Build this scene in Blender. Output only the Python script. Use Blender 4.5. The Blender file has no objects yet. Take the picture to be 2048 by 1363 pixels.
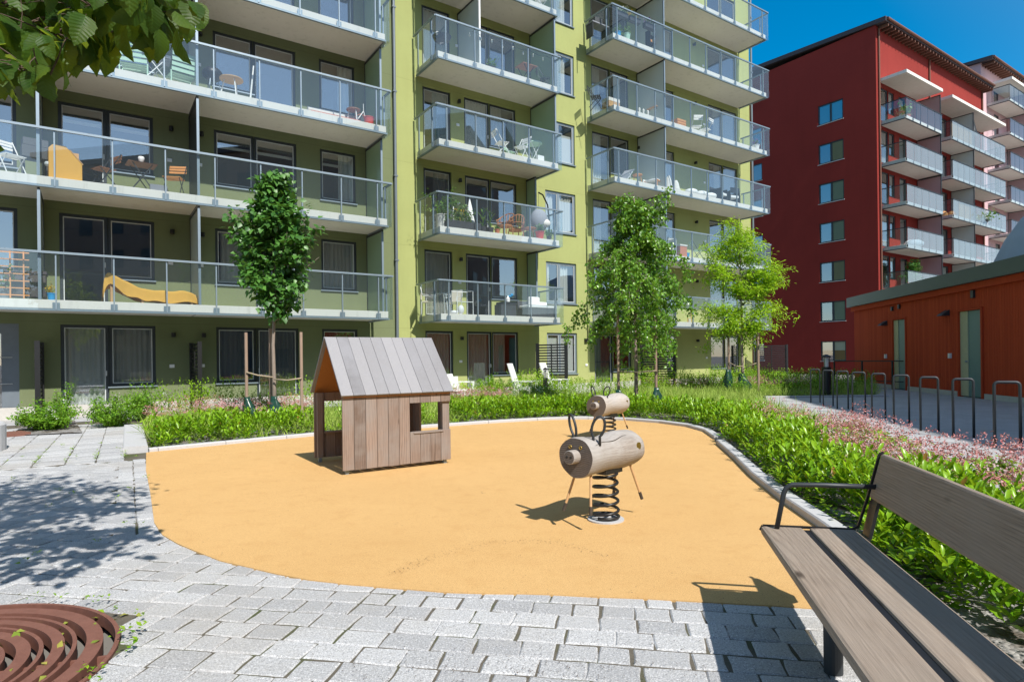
import bpy, math, random
import numpy as np
from mathutils import Vector, Matrix
random.seed(7); RNG = np.random.default_rng(11)
R = math.radians
scn = bpy.context.scene
COL = scn.collection
# ------------------------------------------------------------ camera, sky, sun, exposure
CAM_H, FPX, CXP, CYP, ROLL = 1.35, 1230.0, 1024.0, 716.0, 0.0122
cam_d = bpy.data.cameras.new("camera"); cam = bpy.data.objects.new("camera", cam_d); COL.objects.link(cam)
cam_d.sensor_width = 36.0; cam_d.lens = 36.0 * FPX / 2048.0
cam_d.shift_y = (CYP - 681.5) / 2048.0
cam_d.clip_start = 0.05; cam_d.clip_end = 3000
cam.matrix_world = Matrix.Translation((0, 0, CAM_H)) @ Matrix.Rotation(R(90), 4, 'X') @ Matrix.Rotation(-ROLL, 4, 'Z')
scn.camera = cam
SUN_EL = R(48.0); SUN_AZ = math.atan2(0.56, -0.83)          # measured from +Y towards +X
SUNV = Vector((math.sin(SUN_AZ) * math.cos(SUN_EL), math.cos(SUN_AZ) * math.cos(SUN_EL), math.sin(SUN_EL)))
world = bpy.data.worlds.new("World"); scn.world = world; world.use_nodes = True
wn = world.node_tree; wn.nodes.clear()
sky = wn.nodes.new('ShaderNodeTexSky'); sky.sky_type = 'NISHITA'; sky.sun_disc = False
sky.sun_elevation = SUN_EL; sky.sun_rotation = SUN_AZ; sky.air_density = 1.0; sky.dust_density = 0.2; sky.ozone_density = 3.0
hs = wn.nodes.new('ShaderNodeHueSaturation'); 
hs.inputs['Hue'].default_value = 0.489
# a clear sky is deepest at right angles to the sun (the band a polarising filter darkens)
tcw = wn.nodes.new('ShaderNodeTexCoord'); dt = wn.nodes.new('ShaderNodeVectorMath'); dt.operation = 'DOT_PRODUCT'; dt.inputs[1].default_value = SUNV
wn.links.new(tcw.outputs['Generated'], dt.inputs[0])
def wm(op, a, b, c=None):
    nd = wn.nodes.new('ShaderNodeMath'); nd.operation = op
    for i, v in enumerate((a, b) if c is None else (a, b, c)):
        if isinstance(v, (int, float)): nd.inputs[i].default_value = v
        else: wn.links.new(v, nd.inputs[i])
    return nd.outputs[0]
d2 = wm('MULTIPLY', dt.outputs['Value'], dt.outputs['Value']); pol = wm('POWER', wm('DIVIDE', wm('SUBTRACT', 1.0, d2), wm('ADD', 1.0, d2)), 6.0)
wn.links.new(wm('MULTIPLY_ADD', pol, 0.58, 0.92), hs.inputs['Saturation'])
bg = wn.nodes.new('ShaderNodeBackground'); bg.inputs['Strength'].default_value = 0.10
wo = wn.nodes.new('ShaderNodeOutputWorld')
wn.links.new(sky.outputs[0], hs.inputs['Color']); wn.links.new(hs.outputs[0], bg.inputs[0]); wn.links.new(bg.outputs[0], wo.inputs[0])
sun_d = bpy.data.lights.new("sun", 'SUN'); sun_d.energy = 3.65; sun_d.angle = R(0.53); sun_d.color = (1.0, 0.955, 0.88)
sun = bpy.data.objects.new("sun", sun_d); COL.objects.link(sun)
sun.rotation_euler = SUNV.to_track_quat('Z', 'Y').to_euler(); sun.location = SUNV * 60
scn.view_settings.view_transform = 'Standard'; scn.view_settings.look = 'None'
scn.view_settings.exposure = 0.8; scn.view_settings.gamma = 1.0; scn.view_settings.use_curve_mapping = False
scn.cycles.max_bounces = 8; scn.cycles.diffuse_bounces = 5; scn.cycles.glossy_bounces = 3; scn.cycles.transmission_bounces = 4
scn.cycles.transparent_max_bounces = 14; scn.cycles.caustics_reflective = False; scn.cycles.caustics_refractive = False
scn.cycles.sample_clamp_indirect = 6.0; scn.cycles.use_denoising = True; scn.cycles.use_adaptive_sampling = True

# ------------------------------------------------------------ measured frame of the courtyard
def uw(x, y):                     # photo pixel -> ray (right, down) per metre of depth
    X, Y = x - CXP, y - CYP; c, s = math.cos(ROLL), math.sin(ROLL)
    return (X * c - Y * s) / FPX, (X * s + Y * c) / FPX
def gnd(x, y, z=0.0):
    u, w = uw(x, y); Y = (CAM_H - z) / w
    return Vector((u * Y, Y, z))
def at(x, y, Y):                  # point of the ray at depth Y
    u, w = uw(x, y); return Vector((u * Y, Y, CAM_H - w * Y))
DX, DY = 0.82432384, 0.56611855   # direction of the long facades
NX, NY = DY, -DX                  # outward normal of the facades
N0 = -19.2                        # wall plane of the green house
FROT = math.atan2(DY, DX)
def wall(x, y, n):                # pixel on the plane at offset n -> (s, z)
    u, w = uw(x, y); Y = n / (NX * u + NY)
    return DX * u * Y + DY * Y, CAM_H - w * Y
def F(s, m, z, n=N0):             # along facade, out of the wall, up -> world
    return Vector((DX * s + NX * (n + m), DY * s + NY * (n + m), z))

# ------------------------------------------------------------ object helpers
def tag(o, label=None, cat=None, group=None, kind=None):
    if label: o['label'] = label
    if cat: o['category'] = cat
    if group: o['group'] = group
    if kind: o['kind'] = kind
    return o
def thing(name, label, cat, loc=(0, 0, 0), rz=0.0, group=None):
    o = bpy.data.objects.new(name, None); COL.objects.link(o)
    o.location = loc; o.rotation_euler = (0, 0, rz); o.empty_display_size = 0.1
    return tag(o, label, cat, group)
def copy_tree(o, parent=None):
    c = o.copy(); COL.objects.link(c)
    if parent: c.parent = parent
    for ch in list(o.children): copy_tree(ch, c)
    return c
class MB:
    def __init__(s): s.v = []; s.f = []; s.m = []; s.r = []
    def add(s, vs, fs, mi=0, r=None):
        b = len(s.v); r = random.random() if r is None else r
        s.v += [tuple(v) for v in vs]; s.r += [r] * len(vs)
        s.f += [tuple(i + b for i in f) for f in fs]; s.m += [mi] * len(fs)
        return s
    BF = [(0, 3, 2, 1), (4, 5, 6, 7), (0, 1, 5, 4), (1, 2, 6, 5), (2, 3, 7, 6), (3, 0, 4, 7)]
    def box(s, x0, x1, y0, y1, z0, z1, mi=0, r=None):
        return s.add([(x0, y0, z0), (x1, y0, z0), (x1, y1, z0), (x0, y1, z0), (x0, y0, z1), (x1, y0, z1), (x1, y1, z1), (x0, y1, z1)], s.BF, mi, r)
    def beam(s, p, q, w, h, up=(0, 0, 1), mi=0, r=None):
        p, q, up = Vector(p), Vector(q), Vector(up); d = (q - p).normalized()
        a = d.cross(up)
        if a.length < 1e-4: a = d.cross(Vector((1, 0, 0)))
        a.normalize(); b = a.cross(d).normalized(); a = a * (w / 2); b = b * (h / 2)
        return s.add([p - a - b, p + a - b, p + a + b, p - a + b, q - a - b, q + a - b, q + a + b, q - a + b],
                     [(0, 1, 2, 3), (7, 6, 5, 4), (4, 5, 1, 0), (5, 6, 2, 1), (6, 7, 3, 2), (7, 4, 0, 3)], mi, r)
    def tube(s, pts, r, n=8, mi=0, closed=False, rr=None):
        pts = [Vector(p) for p in pts]; k = len(pts)
        rad = [r] * k if not hasattr(r, '__len__') else list(r)
        ref = Vector((0.13, 0.31, 1)).normalized(); vs = []
        prev = None
        for i, p in enumerate(pts):
            a = pts[i - 1] if (i > 0 or closed) else p; b = pts[(i + 1) % k] if (i < k - 1 or closed) else p
            d = (b - a).normalized()
            if prev is None:
                x = d.cross(ref)
                if x.length < 1e-3: x = d.cross(Vector((1, 0, 0)))
                x.normalize()
            else:
                x = prev - d * prev.dot(d); x = x.normalized() if x.length > 1e-5 else d.orthogonal().normalized()
            prev = x; y = d.cross(x)
            for j in range(n):
                t = 2 * math.pi * j / n; vs.append(p + (x * math.cos(t) + y * math.sin(t)) * rad[i])
        fs = []
        for i in range(k if closed else k - 1):
            for j in range(n):
                a, b = i * n + j, i * n + (j + 1) % n; c, d2 = ((i + 1) % k) * n + (j + 1) % n, ((i + 1) % k) * n + j
                fs.append((a, b, c, d2))
        if not closed: fs.append(tuple(reversed(range(n)))); fs.append(tuple(range((k - 1) * n, k * n)))
        return s.add(vs, fs, mi, rr)
    def cyl(s, p, q, r, n=12, mi=0, r2=None): return s.tube([p, q], [r, r if r2 is None else r2], n, mi)
    def lathe(s, prof, n=20, c=(0, 0, 0), mi=0, close=True):
        vs = [(c[0] + r * math.cos(2 * math.pi * j / n), c[1] + r * math.sin(2 * math.pi * j / n), c[2] + z) for r, z in prof for j in range(n)]
        fs = [(i * n + j, i * n + (j + 1) % n, (i + 1) * n + (j + 1) % n, (i + 1) * n + j) for i in range(len(prof) - 1) for j in range(n)]
        if close: fs += [tuple(reversed(range(n))), tuple(range((len(prof) - 1) * n, len(prof) * n))]
        return s.add(vs, fs, mi)
    def ball(s, c, r, mi=0, n=10, sc=(1, 1, 1)):
        vs = []; fs = []; m = n // 2
        for i in range(1, m):
            p = math.pi * i / m
            vs += [(c[0] + r * sc[0] * math.sin(p) * math.cos(2 * math.pi * j / n), c[1] + r * sc[1] * math.sin(p) * math.sin(2 * math.pi * j / n), c[2] + r * sc[2] * math.cos(p)) for j in range(n)]
        t = len(vs); vs += [(c[0], c[1], c[2] + r * sc[2]), (c[0], c[1], c[2] - r * sc[2])]
        for i in range(m - 2):
            for j in range(n): fs.append((i * n + j, (i + 1) * n + j, (i + 1) * n + (j + 1) % n, i * n + (j + 1) % n))
        for j in range(n): fs.append((t, j, (j + 1) % n)); fs.append((t + 1, (m - 2) * n + (j + 1) % n, (m - 2) * n + j))
        return s.add(vs, fs, mi)
    def prism(s, poly, z0, z1, mi=0):
        n = len(poly); vs = [(p[0], p[1], z0) for p in poly] + [(p[0], p[1], z1) for p in poly]
        a = sum(poly[i][0] * poly[(i + 1) % n][1] - poly[(i + 1) % n][0] * poly[i][1] for i in range(n))
        fs = [(i, (i + 1) % n, n + (i + 1) % n, n + i) for i in range(n)] + [tuple(reversed(range(n))), tuple(range(n, 2 * n))]
        if a < 0: fs = [tuple(reversed(f)) for f in fs]
        return s.add(vs, fs, mi)
    def build(s, name, mats, parent=None, smooth=False, bevel=0.0, loc=None, sub=0):
        me = bpy.data.meshes.new(name); me.from_pydata(s.v, [], s.f); me.update()
        if not isinstance(mats, (list, tuple)): mats = [mats]
        for m in mats: me.materials.append(m)
        me.polygons.foreach_set('material_index', s.m)
        if smooth: me.polygons.foreach_set('use_smooth', [True] * len(me.polygons))
        at_ = me.attributes.new('rnd', 'FLOAT', 'POINT'); at_.data.foreach_set('value', s.r)
        o = bpy.data.objects.new(name, me); COL.objects.link(o)
        if parent: o.parent = parent
        if loc: o.location = loc
        if bevel:
            b = o.modifiers.new('bevel', 'BEVEL'); b.width = bevel; b.segments = 2; b.limit_method = 'ANGLE'; b.angle_limit = R(40)
        if sub:
            b = o.modifiers.new('sub', 'SUBSURF'); b.levels = sub; b.render_levels = sub
        return o
def arc(c, r, a0, a1, n, z=0):
    return [(c[0] + r * math.cos(a0 + (a1 - a0) * i / n), c[1] + r * math.sin(a0 + (a1 - a0) * i / n), z) for i in range(n + 1)]
def npmesh(name, V, Fq, mat, parent=None, attrs=None, smooth=False):
    """V (n,3), Fq list of (m,k) index arrays"""
    me = bpy.data.meshes.new(name); me.vertices.add(len(V)); me.vertices.foreach_set('co', np.ascontiguousarray(V, np.float32).ravel())
    idx = np.concatenate([f.ravel() for f in Fq]).astype(np.int32); tot = np.concatenate([np.full(len(f), f.shape[1], np.int32) for f in Fq])
    me.loops.add(len(idx)); me.loops.foreach_set('vertex_index', idx)
    me.polygons.add(len(tot)); st = np.concatenate([[0], np.cumsum(tot)[:-1]]).astype(np.int32)
    me.polygons.foreach_set('loop_start', st)
    me.update(calc_edges=True); me.validate()
    for k, a in (attrs or {}).items():
        q = me.attributes.new(k, 'FLOAT', 'POINT'); q.data.foreach_set('value', np.ascontiguousarray(a, np.float32))
    if smooth: me.polygons.foreach_set('use_smooth', np.ones(len(tot), bool))
    me.materials.append(mat)
    o = bpy.data.objects.new(name, me); COL.objects.link(o)
    if parent: o.parent = parent
    return o
def unit(a): return a / np.maximum(np.linalg.norm(a, axis=-1, keepdims=True), 1e-9)
LEAF = (np.array([(0, 0, 0), (.38, .5, .10), (1, 0, -.12), (.38, -.5, .10), (.42, 0, 0)], float), [np.array([(0, 4, 1), (4, 2, 1), (0, 3, 4), (3, 2, 4)])])
LANCE = (np.array([(0, 0, 0), (.3, .42, .06), (.68, .42, .05), (1, 0, -.10), (.68, -.42, .05), (.3, -.42, .06), (.3, 0, 0), (.68, 0, 0)], float),
         [np.array([(0, 6, 1), (7, 3, 2), (0, 5, 6), (3, 7, 4)]), np.array([(6, 7, 2, 1), (5, 4, 7, 6)])])
BLADE = (np.array([(0, .5, 0), (0, -.5, 0), (.45, .45, .05), (.45, -.45, .05), (.8, .3, -.05), (.8, -.3, -.05), (1, 0, -.2)], float),
         [np.array([(0, 1, 3, 2), (2, 3, 5, 4)]), np.array([(4, 5, 6)])])
def leafmesh(name, P, A, Nn, L, W, tmpl, mat, parent=None, rnd=None, smooth=False):
    T, FT = tmpl; n = len(P); A = unit(A); S = unit(np.cross(A, Nn)); Nn = np.cross(S, A)
    V = P[:, None, :] + (L[:, None] * T[None, :, 0])[..., None] * A[:, None, :] + (W[:, None] * T[None, :, 1])[..., None] * S[:, None, :] + (L[:, None] * T[None, :, 2])[..., None] * Nn[:, None, :]
    k = len(T); off = (np.arange(n) * k)[:, None, None]
    Fq = [(f[None] + off).reshape(-1, f.shape[1]) for f in FT]
    rnd = RNG.random(n) if rnd is None else rnd
    return npmesh(name, V.reshape(-1, 3), Fq, mat, parent, {'rnd': np.repeat(rnd, k), 'lu': np.tile(T[:, 0], n), 'lv': np.tile(T[:, 1], n)}, smooth)
def inpoly(P, poly):
    x, y = P[:, 0], P[:, 1]; r = np.zeros(len(P), bool); n = len(poly)
    for i in range(n):
        (x0, y0), (x1, y1) = poly[i][:2], poly[(i + 1) % n][:2]
        c = ((y0 > y) != (y1 > y)) & (x < (x1 - x0) * (y - y0) / ((y1 - y0) or 1e-12) + x0); r ^= c
    return r
def pdist(P, line):               # distance to a polyline
    d = np.full(len(P), 1e9)
    for a, b in zip(line[:-1], line[1:]):
        a = np.array(a[:2], float); b = np.array(b[:2], float); ab = b - a
        t = np.clip(((P[:, :2] - a) @ ab) / (ab @ ab), 0, 1); d = np.minimum(d, np.linalg.norm(P[:, :2] - a - t[:, None] * ab, axis=1))
    return d
def sample(poly, n):
    a = np.array([p[:2] for p in poly], float); lo, hi = a.min(0), a.max(0); out = np.zeros((0, 2))
    while len(out) < n:
        p = lo + RNG.random((n * 2, 2)) * (hi - lo); out = np.concatenate([out, p[inpoly(p, poly)]])
    return out[:n]

# ------------------------------------------------------------ materials
class NT:
    def __init__(s, name):
        s.mat = bpy.data.materials.new(name); s.mat.use_nodes = True; s.t = s.mat.node_tree; s.t.nodes.clear()
        s.out = s.n('OutputMaterial')
    def n(s, typ, **kw):
        nd = s.t.nodes.new('ShaderNode' + typ)
        for k, v in kw.items():
            if k[0] == '_': setattr(nd, k[1:], v)
            else: s.set(nd, k, v)
        return nd
    def set(s, nd, k, v):
        k = int(k[1:]) if (k[0] == 'i' and k[1:].isdigit()) else k.replace('_', ' ')
        sock = nd.inputs[k]
        if isinstance(v, bpy.types.NodeSocket): s.t.links.new(v, sock)
        elif isinstance(v, bpy.types.Node): s.t.links.new(v.outputs[0], sock)
        elif hasattr(v, '__len__') and len(v) == 3 and sock.type == 'RGBA': sock.default_value = (*v, 1)
        else: sock.default_value = v
    def mix(s, a, b, f, mode='MIX'):
        nd = s.t.nodes.new('ShaderNodeMix'); nd.data_type = 'RGBA'; nd.blend_type = mode; nd.clamp_factor = True
        for sk, v in ((nd.inputs[6], a), (nd.inputs[7], b), (nd.inputs[0], f)):
            if isinstance(v, bpy.types.NodeSocket): s.t.links.new(v, sk)
            elif isinstance(v, bpy.types.Node): s.t.links.new(v.outputs[0], sk)
            elif sk.type == 'RGBA': sk.default_value = (*v, 1) if len(v) == 3 else v
            else: sk.default_value = v
        return nd.outputs[2]
    def ramp(s, f, stops):
        nd = s.n('ValToRGB', Fac=f); e = nd.color_ramp.elements
        while len(e) < len(stops): e.new(0.5)
        for el, (p, c) in zip(e, stops): el.position = p; el.color = (c, c, c, 1) if not hasattr(c, '__len__') else (*c, 1)
        return nd.outputs[0]
    def math(s, op, a, b=0.0, c=None):
        nd = s.n('Math', _operation=op, i0=a, i1=b)
        if c is not None: s.set(nd, 'i2', c)
        return nd.outputs[0]
    def pos(s, kind='Object'): return s.n('TexCoord').outputs[kind]
    def scaled(s, v, sc):
        return s.n('Mapping', Vector=v, Scale=sc).outputs[0]
    def noise(s, v, scale, det=4, rough=.55, dist=0.0):
        return s.n('TexNoise', Vector=v, Scale=scale, Detail=det, Roughness=rough, Distortion=dist).outputs[0]
    def rnd(s, nm='rnd'): return s.n('Attribute', _attribute_name=nm).outputs['Fac']
    def bump(s, h, st=.3, dist=.01): return s.n('Bump', Height=h, Strength=st, Distance=dist).outputs[0]
    def finish(s, sh):
        s.t.links.new(sh.outputs[0] if isinstance(sh, bpy.types.Node) else sh, s.out.inputs[0]); return s.mat
    def bsdf(s, col, rough=.6, metal=0.0, nrm=None, spec=.5):
        b = s.n('BsdfPrincipled', Base_Color=col, Roughness=rough, Metallic=metal); b.inputs['Specular IOR Level'].default_value = spec
        if nrm is not None: s.set(b, 'Normal', nrm)
        return b
def plain(name, col, rough=.6, metal=0.0, var=.12, scale=6.0, spec=.5):
    t = NT(name); p = t.pos(); n = t.noise(p, scale, 5)
    c = t.mix(tuple(x * (1 - var) for x in col), tuple(min(1, x * (1 + var)) for x in col), n)
    return t.finish(t.bsdf(c, rough, metal, None, spec))
def stucco(name, col, bump=.25):
    t = NT(name); p = t.pos(); big = t.noise(p, .35, 5, .6); fine = t.noise(p, 60, 3, .7)
    streak = t.noise(t.scaled(p, (1.2, 1.2, .12)), 1.6, 4, .6)
    c = t.mix(tuple(x * .82 for x in col), tuple(min(1, x * 1.14) for x in col), big)
    c = t.mix(c, tuple(x * .80 for x in col), t.ramp(streak, [(.48, 0), (.78, .5)])); c = t.mix(c, tuple(x * .9 for x in col), t.ramp(t.noise(p, 7, 5, .65), [(.5, 0), (.75, .6)]))
    seam = t.ramp(t.math('FRACT', t.math('DIVIDE', t.math('ADD', t.n('SeparateXYZ', Vector=p).outputs[2], .42), 2.82)), [(0, 1), (.004, 1), (.008, 0)]); c = t.mix(c, tuple(x * .72 for x in col), t.math('MULTIPLY', seam, .6))
    return t.finish(t.bsdf(c, .9, 0, t.bump(fine, bump, .006), .2))
def wood(name, dark, light, axis=2, grain=1.0, knots=True, rough=.75, grey=None, bump=.35):
    t = NT(name); p = t.pos(); r = t.rnd()
    off = t.n('CombineXYZ', X=t.math('MULTIPLY', r, 13.7), Y=t.math('MULTIPLY', r, 7.3), Z=t.math('MULTIPLY', r, 31.0))
    q = t.n('VectorMath', _operation='ADD', i0=p, i1=off).outputs[0]
    sc = [14.0, 14.0, 14.0]; sc[axis] = 1.0
    wq = [3.2, 3.2, 3.2]; wq[axis] = .32
    warp = t.noise(t.scaled(q, wq), 1.0, 2, .45, .3); sx = t.n('SeparateXYZ', Vector=q); pa, pb = [sx.outputs[i] for i in range(3) if i != axis]
    ph = t.math('ADD', t.math('MULTIPLY_ADD', pa, .7, pb), t.math('MULTIPLY', warp, .20)); rings = t.math('SINE', t.math('MULTIPLY', ph, 620.0 * grain))
    rings = t.ramp(t.math('MULTIPLY_ADD', rings, .5, .5), [(.0, .15), (.3, .8), (1.0, 1)]); rings = t.mix((.75, .75, .75), rings, t.ramp(t.noise(t.scaled(q, [x * .12 if i != axis else .8 for i, x in enumerate(sc)]), 1.0, 2), [(.35, .15), (.65, 1)]))
    fib = t.noise(t.scaled(q, [x * 9 if i != axis else 4.0 for i, x in enumerate(sc)]), 1.0, 3, .6)
    fin = t.noise(t.scaled(q, [x * 26 if i != axis else 7.0 for i, x in enumerate(sc)]), 1.0, 2, .6)
    f = t.math('ADD', t.math('MULTIPLY', rings, .36), t.math('MULTIPLY', t.ramp(fib, [(.3, 0), (.7, 1)]), .34)); f = t.math('ADD', f, t.math('MULTIPLY', t.ramp(fin, [(.35, 0), (.65, 1)]), .22))
    f = t.math('ADD', f, t.math('MULTIPLY_ADD', r, .52, -.28))
    c = t.mix(dark, light, f)
    if grey: c = t.mix(c, grey, t.ramp(t.noise(q, 2.2, 4, .6), [(.42, 0), (.7, .75)]))
    if knots:
        kp = t.scaled(q, [x * .45 if i != axis else 2.4 for i, x in enumerate(sc)])
        v = t.n('TexVoronoi', Vector=kp, Scale=1.0).outputs['Distance']
        c = t.mix(tuple(x * .6 for x in dark), c, t.ramp(v, [(.06, .1), (.15, 1)]))
    return t.finish(t.bsdf(c, rough, 0, t.bump(f, bump, .004), .25))
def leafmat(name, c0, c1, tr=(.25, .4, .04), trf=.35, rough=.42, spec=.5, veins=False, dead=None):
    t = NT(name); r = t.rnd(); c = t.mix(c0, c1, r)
    if dead: c = t.mix(c, dead, t.ramp(r, [(.95, 0), (.99, 1)]))
    trc = t.mix(tuple(x * .6 for x in tr), tr, r)
    nrm = None
    if veins:
        lu, lv = t.rnd('lu'), t.math('ABSOLUTE', t.rnd('lv'))
        s = t.math('SINE', t.math('MULTIPLY', t.math('SUBTRACT', lu, t.math('MULTIPLY', lv, .45)), 58.0))
        vein = t.ramp(s, [(.0, 0), (.86, 0), (.98, 1)]); mid = t.ramp(lv, [(0, 1), (.03, 0)])
        vv = t.math('MAXIMUM', vein, mid)
        c = t.mix(c, tuple(min(1, x * 1.9 + .02) for x in c1), t.math('MULTIPLY', vv, .45)); trc = t.mix(trc, tuple(x * .45 for x in tr), t.math('MULTIPLY', vv, .7))
        nrm = t.bump(t.math('MULTIPLY_ADD', s, .5, .5), .25, .004)
    b = t.bsdf(c, rough, 0, nrm, spec); tl = t.n('BsdfTranslucent', Color=trc)
    return t.finish(t.n('MixShader', i0=trf, i1=b, i2=tl))
def glassmat(name, tint, haze, hazecol, refl=1.0, base=.0, rough=.01):
    t = NT(name); fr = t.math('POWER', t.n('LayerWeight', Blend=.5).outputs['Facing'], 5.0)
    f = t.math('MULTIPLY_ADD', fr, .9, .04 * refl + base)
    a = t.n('BsdfTransparent', Color=tint); g = t.n('BsdfGlossy', Color=(.95, .97, 1), Roughness=rough)
    m = t.n('MixShader', i0=f, i1=a, i2=g)
    if haze:
        d = t.n('BsdfDiffuse', Color=hazecol); m = t.n('MixShader', i0=haze, i1=m, i2=d)
    return t.finish(m)
def frostmat(name, col, trans=.5):
    t = NT(name); d = t.n('BsdfDiffuse', Color=col); l = t.n('BsdfTranslucent', Color=tuple(min(1, c * 1.25) for c in col))
    m = t.n('MixShader', i0=trans, i1=d, i2=l); g = t.n('BsdfGlossy', Color=(1, 1, 1), Roughness=.12)
    return t.finish(t.n('MixShader', i0=t.math('MULTIPLY', t.n('Fresnel', IOR=1.5).outputs[0], .8), i1=m, i2=g))
M = {}
M['bglass'] = glassmat('balcony_glass', (.85, .90, .915), .03, (.55, .70, .80), 1.2, .05)
M['wglass'] = glassmat('window_glass', (.80, .86, .86), 0, None, 1.7, .24)
M['frost_green'] = frostmat('frosted_green_glass', (.40, .52, .36))
M['frost_grey'] = frostmat('frosted_grey_glass', (.62, .68, .66), .4)
M['frost_pink'] = frostmat('frosted_pink_glass', (.52, .38, .40), .5)
M['sage'] = stucco('sage_render', (.175, .205, .108)); M['lime'] = stucco('lime_render', (.37, .40, .155))
M['redstucco'] = stucco('red_render', (.26, .033, .026)); M['pinkstucco'] = stucco('pink_render', (.60, .40, .42)); M['darkbrick'] = stucco('brown_render', (.20, .15, .13))
M['plinth'] = plain('plinth_concrete', (.50, .48, .45), .85)
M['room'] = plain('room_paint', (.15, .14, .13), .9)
def m_conc():
    t = NT('balcony_concrete'); p = t.pos(); a = t.noise(p, .9, 5, .6); b = t.noise(t.scaled(p, (5, 5, .6)), 1.0, 4, .65); f = t.noise(p, 70, 3, .6)
    c = t.mix((.66, .63, .57), (.78, .75, .70), a); c = t.mix(c, (.48, .46, .41), t.ramp(b, [(.55, 0), (.78, .55)])); c = t.mix(c, (.55, .53, .49), t.ramp(f, [(.6, 0), (.8, .4)]))
    return t.finish(t.bsdf(c, .85, 0, t.bump(f, .15, .003), .25))
M['soffit'] = m_conc()
M['steel'] = plain('galvanised_steel', (.25, .31, .36), .45, .45, .1)
M['dsteel'] = plain('dark_steel', (.035, .04, .045), .5, .2)
M['frame'] = plain('anthracite_frame', (.030, .040, .050), .45, 0, .1)
M['bead'] = plain('pale_bead', (.55, .58, .58), .5)
M['zinc'] = plain('zinc_pipe', (.17, .20, .23), .5, .3)
M['black'] = plain('black_paint', (.014, .014, .015), .4)
M['white'] = plain('white_paint', (.78, .78, .77), .55, var=.03)
M['cream'] = plain('cream_paint', (.70, .66, .56), .6, var=.04)
M['mint'] = plain('mint_paint', (.42, .62, .48), .5, var=.04)
M['blind'] = plain('white_blind', (.78, .77, .74), .8, var=.03)
M['red'] = plain('red_plastic', (.55, .07, .05), .45); M['terracotta'] = plain('terracotta', (.52, .17, .08), .8)
M['blue'] = plain('blue_plastic', (.03, .30, .62), .4); M['yellow'] = plain('yellow_paint', (.68, .36, .06), .6, var=.05)
M['grey'] = plain('grey_fabric', (.24, .25, .28), .9); M['dgrey'] = plain('dark_grey_plastic', (.06, .065, .07), .6); M['rug'] = plain('faded_red_rug', (.52, .16, .10), .95)
M['cloth'] = plain('pale_cloth', (.70, .67, .62), .95); M['tan'] = plain('tan_wood', (.50, .30, .14), .6, var=.2, scale=18); M['oak'] = plain('brown_wood', (.26, .11, .055), .6, var=.25, scale=18)
M['orangewood'] = plain('orange_wood', (.62, .27, .08), .6, var=.15, scale=18); M['rattan'] = plain('rattan', (.42, .17, .07), .7, var=.25, scale=40)
M['wicker'] = plain('dark_wicker', (.07, .06, .065), .8, var=.4, scale=60)
M['umber'] = plain('yellow_fabric', (.66, .37, .07), .95, var=.1)
M['soil'] = plain('dark_soil', (.05, .038, .028), .95, var=.5, scale=20)
M['brass'] = plain('brass', (.42, .27, .07), .4, .8)
M['rubberbag'] = plain('green_watering_bag', (.012, .05, .032), .3, var=.4, scale=9)
M['rope'] = plain('jute_rope', (.36, .29, .2), .95)
M['concrete'] = plain('kerb_granite', (.46, .46, .47), .85, var=.18, scale=45)
M['bluegrey'] = plain('blue_grey_concrete', (.34, .40, .48), .8, var=.14, scale=1.6)
M['roofsheet'] = plain('dark_green_sheet', (.075, .105, .10), .5, .2, .15, 1.5)
M['doorteal'] = plain('teal_door', (.15, .25, .245), .5, 0, .1, 1.2); M['doorreflect'] = plain('painted_door_reflection', (.48, .47, .32), .6)
M['roofdark'] = plain('dark_roof_metal', (.05, .04, .045), .6); M['brownwood'] = plain('brown_eaves', (.16, .07, .045), .8)
M['pot'] = plain('dark_pot', (.045, .045, .05), .6); M['bulb'] = plain('lamp_bulb', (.9, .85, .7), .3)
M['leaf_pot'] = leafmat('pot_plant_leaf', (.07, .17, .025), (.16, .30, .05)); M['petal_y'] = leafmat('yellow_petal', (.70, .42, .02), (.78, .55, .04), (.6, .4, .03)); M['petal_p'] = leafmat('violet_petal', (.30, .12, .42), (.45, .22, .55), (.4, .2, .5))
def m_shedwood():
    t = NT('falu_red_boards'); p = t.pos(); r = t.rnd()
    n = t.noise(t.scaled(p, (9, 9, .8)), 1.5, 5, .6); c = t.mix((.44, .048, .016), (.60, .095, .032), n); c = t.mix(c, (.36, .038, .013), t.math('MULTIPLY', r, .5))
    return t.finish(t.bsdf(c, .85, 0, t.bump(n, .3, .004), .2))
M['shedwood'] = m_shedwood()
def m_granite():
    t = NT('granite_sett'); p = t.pos(); r = t.rnd()
    sp = t.noise(p, 330, 2, .6); md = t.noise(p, 38, 4, .65); lg = t.noise(p, .8, 4, .6)
    c = t.mix((.385, .388, .40), (.57, .572, .58), r); s2 = t.noise(p, 110, 3, .7)
    c = t.mix(c, (.20, .20, .21), t.ramp(sp, [(.36, .8), (.5, 0)])); c = t.mix(c, (.16, .16, .165), t.ramp(s2, [(.34, .75), (.47, 0)])); c = t.mix(c, (.82, .82, .82), t.ramp(s2, [(.56, 0), (.68, .8)])); c = t.mix(c, (.85, .85, .85), t.ramp(sp, [(.6, 0), (.72, .8)]))
    c = t.mix(c, (.36, .35, .33), t.ramp(md, [(.5, 0), (.75, .5)])); c = t.mix(c, (.40, .37, .33), t.ramp(lg, [(.48, 0), (.72, .6)]))
    h = t.math('ADD', t.math('MULTIPLY', md, .8), t.math('MULTIPLY', sp, .25))
    return t.finish(t.bsdf(c, .7, 0, t.bump(t.math('ADD', h, t.math('MULTIPLY', s2, .35)), .8, .010), .3))
M['granite'] = m_granite()
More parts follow.
